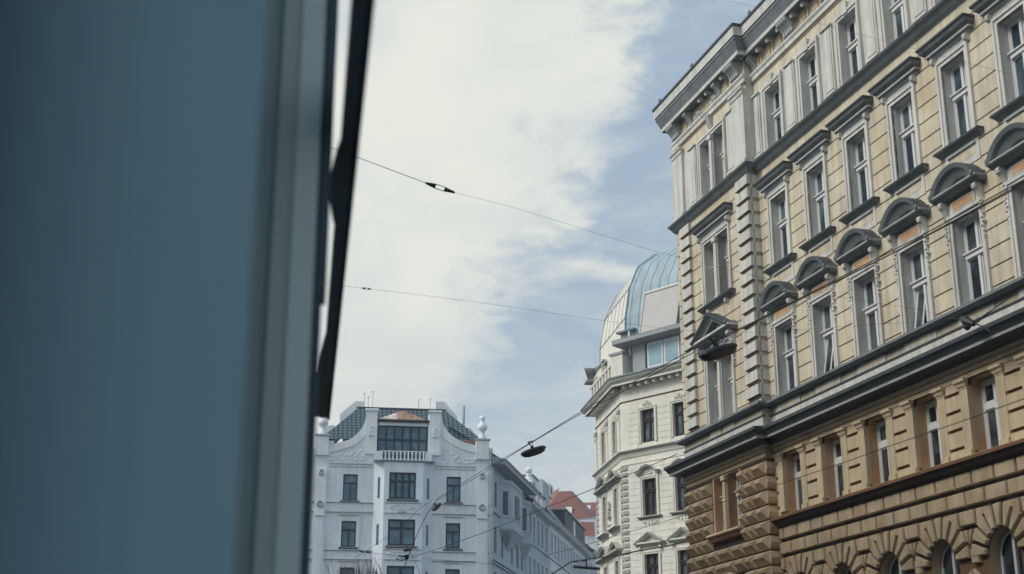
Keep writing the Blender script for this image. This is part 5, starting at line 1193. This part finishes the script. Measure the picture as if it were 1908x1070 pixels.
# the pair of heavy feed cables that carries the lamps
cable('feed_cable', 'upper of two heavy black cables running past the lamps and the yellow facade', OL((1960, 308), (1908, 335), (1700, 448), (1560, 520), (1400, 602), (1290, 652), (1180, 712), (1085, 766), (992, 823), (905, 874), (812, 931)), 0.010, 'heavy feed cables along the street')
cable('feed_cable', 'lower of two heavy black cables running past the lamps and the yellow facade', OL((1960, 314), (1908, 340), (1700, 453), (1560, 523), (1400, 604), (1290, 658), (1180, 719), (1085, 770), (992, 824), (905, 879), (812, 934)), 0.010, 'heavy feed cables along the street')
cable('feed_cable', 'heavy black cable sagging just below the pair near the right edge', OL((1960, 320), (1908, 344), (1750, 428), (1600, 504), (1500, 553), (1440, 580)), 0.010, 'heavy feed cables along the street')
def span(px, d0, d1):                                  # photo directions with distance changing evenly from d0 to d1
    x0, x1 = px[0][0], px[-1][0]; return [at(x, y, 1/((1/d0)+((1/d1)-(1/d0))*(x-x0)/(x1-x0))) for x, y in px]
dR1 = on_lateral(1794, 598, -16.42, 15.9); dd = math.hypot(dR1.x, dR1.y)
cable('span_wire', 'thin wire with a long insulator crossing the bright cloud', span([(205, 118), (430, 202), (640, 284), (665, 293), (793, 341)], 23.5, 25), 0.006)
cable('span_wire', 'thin wire running from the insulator down across the sky to the yellow facade', span([(847, 359), (960, 388), (1100, 431), (1220, 468), (1290, 485), (1420, 518), (1560, 552), (1710, 577), (1794, 596)], 25.2, dd), 0.0024)
cable('span_wire', 'very thin wire crossing the lower cloud towards the dome roof', span([(205, 484), (430, 510), (600, 528), (640, 533), (675, 537)], 24.5, 26.3), 0.0024)
cable('span_wire', 'very thin wire from the small insulators past the dome roof to the facade', span([(692, 539), (800, 552), (960, 573), (1120, 597), (1280, 616), (1420, 619), (1564, 609), (1710, 600), (1794, 598)], 26.5, dd), 0.0024)
cable('span_wire', 'thin wire crossing the top-floor windows in the upper right', [*OL((1300, -14), (1350, 0), (1410, 14), (1500, 37), (1650, 77), (1732, 98), (1884, 139), lat=15.6)], 0.003)
cable('span_wire', 'taut wire rising from the cream building towards the lower cornice of the yellow building', span([(764, 1040), (824, 1020), (900, 993), (960, 969), (1068, 926), (1113, 908), (1190, 877), (1262, 846)], 62, 43), 0.012)
cable('span_wire', 'long wire crossing the square piers of the stone storey', span([(1012, 1036), (1080, 1019), (1139, 1001), (1200, 983), (1276, 960), (1328, 941), (1376, 928), (1482, 892), (1564, 865), (1653, 833), (1784, 788), (1908, 743), (1950, 728)], 50, 19), 0.007)
cable('span_wire', 'thick dark wire bending at a joint above the cream pediments', span([(1000, 1086), (1028, 1070), (1064, 1047)], 52, 50), 0.022)
cable('span_wire', 'thick dark wire from the bent joint to the rusticated corner', span([(1064, 1047), (1110, 1040), (1150, 1035), (1188, 1027), (1240, 1018), (1278, 1009)], 50, 43), 0.022)
cable('span_wire', 'wire dropping from the tilted lamp to lower left', OL((812, 936), (796, 958), (778, 994), (764, 1030), (752, 1060)), 0.014)
cable('span_wire', 'faint wire slanting from the tilted lamp over the left windows', span([(806, 932), (780, 950), (745, 985), (700, 1015), (660, 1040)], 54, 58), 0.007)
cable('span_wire', 'wire running down right from the smallest lamp', span([(764, 1028), (772, 1045), (782, 1068), (790, 1090)], 58, 56), 0.012)
cable('span_wire', 'faint wire crossing the gabled front below its windows', span([(672, 1027), (690, 1030), (760, 1038), (840, 1045), (920, 1052)], 60, 62), 0.007)
# insulators and fittings
def insulator(pa, pb, label, k=1.0):
    a, b_ = Vector(pa), Vector(pb); d = (b_-a); r = root('insulator', label, 'insulator', a, 'insulators on the overhead wires'); up = Vector((0, 0, 1)); s = d.cross(up).normalized(); v = s.cross(d).normalized(); off = v*0.055*k
    for nm, t0, t1, r0, r1 in (('end_fitting', 0.0, 0.33, 0.018, 0.05), ('end_fitting', 0.66, 1.0, 0.05, 0.022)):
        b = MB(); b.tube([d*t0, d*((t0*0.6+t1*0.4)), d*t1], [r0*k, (r0+r1)/2*k, r1*k], 'wire', 8); obj(nm, b.mesh(nm), r)
    b = MB()
    for s_ in (-1, 1): b.tube([d*0.3+off*s_*0.8, d*0.7+off*s_*0.8], 0.009*k, 'metal_grey', 5)
    obj('rod', b.mesh('rod'), r); return r
insulator(span([(793, 341), (847, 359)], 25, 25.2)[0], span([(793, 341), (847, 359)], 25, 25.2)[1], 'dark fork-shaped insulator on the thin wire against the cloud')
insulator(at(674, 537, 26.3), at(692, 539, 26.5), 'tiny pale insulator on the lowest thin sky wire', 0.4)
insulator(at(1028+40, 1047, 50), at(1064+30, 1044, 50), 'small insulator at the bent wire joint', 0.8)
insulator(at(668, 1026, 60), at(690, 1030, 60), 'small insulator on the faint wire in front of the gabled building', 1.0)
tb = root('wire_tensioner', 'dark wire tensioner with forked stay wires on the right of the yellow facade', 'wire fitting', dR1)
for nm, pts, rr_ in (('body', [(1790, 592), (1800, 598), (1815, 604)], [0.03, 0.10, 0.05]), ('spring', [(1795, 608), (1802, 610), (1810, 604)], [0.04, 0.07, 0.03]), ('stay', [(1812, 602), (1848, 578), (1908, 536), (1950, 505)], 0.011), ('stay', [(1815, 606), (1835, 590), (1848, 578)], 0.011), ('stay', [(1808, 600), (1830, 608), (1846, 618)], 0.014), ('stay', [(1768, 594), (1782, 594), (1790, 593)], 0.012)):
    b = MB(); b.tube([on_lateral(x, y, -16.42, 15.9)-dR1 for x, y in pts], rr_, 'lamp_dark', 8); obj(nm, b.mesh(nm), tb)
# tube lamp low in the side street
pl0, pl1 = at(1068, 1056, 58), at(1118, 1060, 58); tl = root('tube_lamp', 'long thin dark lamp hanging low in the side street', 'street lamp', pl0)
b = MB(); b.tube([Vector((0, 0, 0)), pl1-pl0], 0.06, 'lamp_dark', 8); obj('housing', b.mesh('housing'), tl)
b = MB(); b.tube([(pl1-pl0)*0.5, (pl1-pl0)*0.5+Vector((0, 0, 0.35)), at(1092, 1038, 58)-pl0], 0.03, 'wire', 5); obj('hanger', b.mesh('hanger'), tl)
cf = root('cable_clamp', 'dark cable clamp with a ring beneath the smallest lamp', 'wire fitting', at(757, 1037, 57))
b = MB(); b.tube([(-0.33, 0, 0.02), (0.02, 0, 0.0)], 0.035, 'lamp_dark', 6); b.tube([(0.0, 0, 0.05), (0.05, 0, -0.12)], [0.14, 0.05], 'lamp_dark', 8); obj('body', b.mesh('body'), cf)
b = MB(); b.tube([(-0.33+0.0*k, 0, 0) if False else (-0.18+0.24*math.cos(math.pi+math.pi*k/8), 0, -0.02+0.14*math.sin(math.pi+math.pi*k/8)) for k in range(9)], 0.014, 'lamp_dark', 5); obj('ring', b.mesh('ring'), cf)

# ================================================================== bare trees in front of the gabled building
def tree(label, px, ytop, dist, seed, n=5):
    rr = random.Random(seed); top = at(px, ytop, dist); r = root('bare_tree', label, 'tree', (top.x, top.y, 0), 'bare trees before the gabled building'); H = top.z
    b = MB(); b.tube([(0, 0, 0), (0.05, 0, H*0.22), (0.0, 0.05, H*0.45)], [0.2, 0.16, 0.12], 'bark', 8); obj('trunk', b.mesh('trunk'), r)
    c = MB()
    def grow(p, d, l, rad, k):
        pts = [p]; q = p.copy(); dd_ = d.copy()
        for i in range(3): dd_ = (dd_+Vector((rr.uniform(-.14, .14), rr.uniform(-.14, .14), 0.10))).normalized(); q = q+dd_*l/3; pts.append(q.copy())
        c.tube(pts, [rad, rad*0.85, rad*0.7, rad*0.5], 'bark', 4, cap=False)
        if k <= 0: return
        for j in range(rr.choice((3, 3, 4))):
            t = rr.uniform(0.35, 1.0); s = pts[min(3, int(t*3))]; nd = (dd_+Vector((rr.uniform(-.65, .65), rr.uniform(-.65, .65), rr.uniform(0.05, .6)))).normalized(); grow(s, nd, l*rr.uniform(0.6, 0.82), max(0.008, rad*0.55), k-1)
    for j in range(n):
        a = 2*math.pi*j/n+rr.random(); grow(Vector((0, 0, H*0.40)), Vector((math.cos(a)*0.4, math.sin(a)*0.4, 0.9)).normalized(), H*0.23, 0.07, 4)
    zm = max(v[2] for v in c.v); f = H/zm; c.v = [(x, y, z*f) for x, y, z in c.v]
    obj('crown', c.mesh('crown'), r)
tree('bare leafless tree reaching just below the left windows of the gabled building', 668, 1012, 92, 3)
tree('lower bare tree between the left windows and the middle bay', 706, 1030, 90, 8)

# ================================================================== blue-painted shop front right beside the camera
AK = -8.4; uk = Vector((*A(AK), 0)); nk = Vector((math.cos(R(AK)), -math.sin(R(AK)), 0)); KS = 1.75
SF = root('shop_front', 'out-of-focus blue painted shop front wall with dark overhead beam, filling the left side', 'wall', (0, 0, 0)); SF.location = nk*-0.30*KS
def kp(s, l, h): return tuple(uk*s*KS+nk*(l+0.30)*KS+Vector((0, 0, max(0, EYE+h*KS))))     # along the wall, out of it, above eye level
def kb(name, s0, s1, l0, l1, z0, z1, m):
    b = MB(); v = [kp(s0, l0, z0), kp(s1, l0, z0), kp(s1, l1, z0), kp(s0, l1, z0), kp(s0, l0, z1), kp(s1, l0, z1), kp(s1, l1, z1), kp(s0, l1, z1)]
    for f in ((3, 2, 1, 0), (4, 5, 6, 7), (0, 1, 5, 4), (2, 3, 7, 6), (1, 2, 6, 5), (3, 0, 4, 7)): b.face([v[i] for i in f], m)
    return obj(name, b.mesh(name), SF)
kb('wall', 0.9, 6.0, -1.2, -0.50, -3, 4.0, 'paint_blue')
KS_, KS = KS, 0.55; SHIFT = nk*0.30*(KS_-KS)
def shade_step(s0, s1, l1, m_):                             # wall strips added here; fall-off of light stepped into their paint
    o = kb('graded_wall_strip', s0, s1, -0.36, l1, -5, 4.0, m_); o.location = SHIFT
shade_step(0.15, 1.10, -0.30, 'shade_step0')
for i, (a_, c_) in enumerate(((1.10, 1.28), (1.28, 1.46), (1.46, 1.70), (1.70, 2.05), (2.05, 2.6), (2.6, 6.2))): shade_step(a_, c_, -0.30, 'shade_step%d' % (i+1))
KS = KS_
KS_, KS = KS, 1.0; SHIFT1 = nk*0.30*(KS_-KS)
kb('corner_pier', 5.9, 6.25, -0.90, 0.028, -3, 4.0, 'paint_tan').location = SHIFT1
kb('pier_moulding', 5.86, 5.9, -0.115, -0.012, -3, 4.0, 'paint_grey').location = SHIFT1
kb('pier_moulding', 5.87, 5.9, -0.20, -0.115, -3, 4.0, 'paint_tan2').location = SHIFT1
kb('pier_moulding', 5.87, 5.9, -0.012, 0.026, -3, 4.0, 'paint_dark_grey').location = SHIFT1  # narrow strip of darker grey paint along the pier edge
kb('pier_moulding', 5.95, 6.2, 0.028, 0.046, 1.9, 4.0, 'paint_dark_grey').location = SHIFT1
KS = KS_
kb('overhead_beam', 0.5, 6.78, 0.050, 0.082, 1.5, 1.62, 'beam_dark')
kb('beam_edge', 0.5, 6.80, 0.0825, 0.097, 1.495, 1.64, 'beam_edge')
kb('beam_end', 6.25, 6.76, 0.0, 0.050, 1.5, 1.6, 'beam_dark')
for s0, s1 in ((3.40, 4.08), (5.25, 6.5), (1.9, 2.5)):
    b = MB(); n = 12; P = []
    for k in range(n+1): t = k/n; P.append((s0+(s1-s0)*t, 0.051-0.024*math.sin(math.pi*t)**0.8))
    lo_ = [kp(s, l, 1.502) for s, l in P]; hi_ = [(x, y, z+0.02) for x, y, z in lo_]
    b.face(lo_, 'beam_dark'); b.face(hi_[::-1], 'beam_dark')
    for k in range(n): b.face([lo_[k+1], lo_[k], hi_[k], hi_[k+1]], 'beam_dark')
    obj('scalloped_plate', b.mesh('scalloped_plate'), SF)

# ================================================================== unseen houses added on the camera's side to shade the lower storeys opposite
def unseen_row(label, s0, s1, lat, ze, m, cols_, seed):
    u = Vector((*A(AK), 0)); o = nk*lat+u*s0; fr = Frame((o.x, o.y), (u.x, u.y)); r = root('town_house', label, 'building', (o.x, o.y, 0), 'unseen houses added on the near side of the street')
    L_ = s1-s0; n = int(L_/2.6); xs = [L_*(i+0.5)/n for i in range(n)]; lv = [(-0.4+3.7*k, 1.6+3.7*k) for k in range(1, 5)]
    b = MB(); hs = [(x-0.55, x+0.55, a, c) for x in xs for a, c in lv]; holed(b, 0, L_, -EYE, ze, hs, 0, m, 0.2)
    for p, q in (((L_, 0), (L_, -12)), ((L_, -12), (0, -12)), ((0, -12), (0, 0))): b.fq([(p[0], p[1], -EYE), (q[0], q[1], -EYE), (q[0], q[1], ze), (p[0], p[1], ze)], m)
    b.fq([(0, 0, ze), (L_, 0, ze), (L_, -12, ze), (0, -12, ze)], 'slate'); obj('wall', b.mesh('wall'), r, fr.M)
    K = WinKind(win_frame(1.1, 2.0, 1.35, q=-0.12).mesh('window'), subs(('pane', pane_mb(1.1, 2.0, -0.12)), ('surround', surround(1.1, 2.0, 0.14, 0.05, 'white_stucco')), ('sill', sill(0.75, 0.0, 0.12))))
    for a, c in lv:
        for x in xs: K.put(r, fr, x, a, 0)
    b = MB(); b.prof(0, L_, [(0, ze+0.2), (0.28, ze+0.1), (0.28, ze-0.05), (0.1, ze-0.3), (0, ze-0.35)], ['lead', 'white_stucco', 'white_stucco', 'white_stucco']); obj('eaves', b.mesh('eaves'), r, fr.M)
unseen_row('unseen grey town house added above the shop front to block low sky', -30, 10.5, -1.60, 18.6, 'grey_stucco', 10, 1)
unseen_row('unseen cream town house added beyond the shop front to shade the storeys opposite', 16, 47, -3.2, 16.8, 'cream', 10, 2)

# ================================================================== haze box added to lift the shadows with a bluish veil
b = MB(); x0, x1, y0, y1, z0, z1 = -300, 300, -200, 400, -1.0, 42
V = [(x0, y0, z0), (x1, y0, z0), (x1, y1, z0), (x0, y1, z0), (x0, y0, z1), (x1, y0, z1), (x1, y1, z1), (x0, y1, z1)]
for f in ((3, 2, 1, 0), (4, 5, 6, 7), (0, 1, 5, 4), (2, 3, 7, 6), (1, 2, 6, 5), (3, 0, 4, 7)): b.face([V[i] for i in f], 'wire')
hz_ = solo('haze', b, kind='stuff'); hm_ = bpy.data.materials.new('haze'); hm_.use_nodes = True; t = hm_.node_tree; t.nodes.clear()
vo = t.nodes.new('ShaderNodeVolumePrincipled'); vo.inputs['Color'].default_value = (0.74, 0.86, 1.0, 1); vo.inputs['Density'].default_value = 0.0009; vo.inputs['Anisotropy'].default_value = 0.0
oo = t.nodes.new('ShaderNodeOutputMaterial'); t.links.new(vo.outputs[0], oo.inputs['Volume']); hz_.data.materials.clear(); hz_.data.materials.append(hm_)
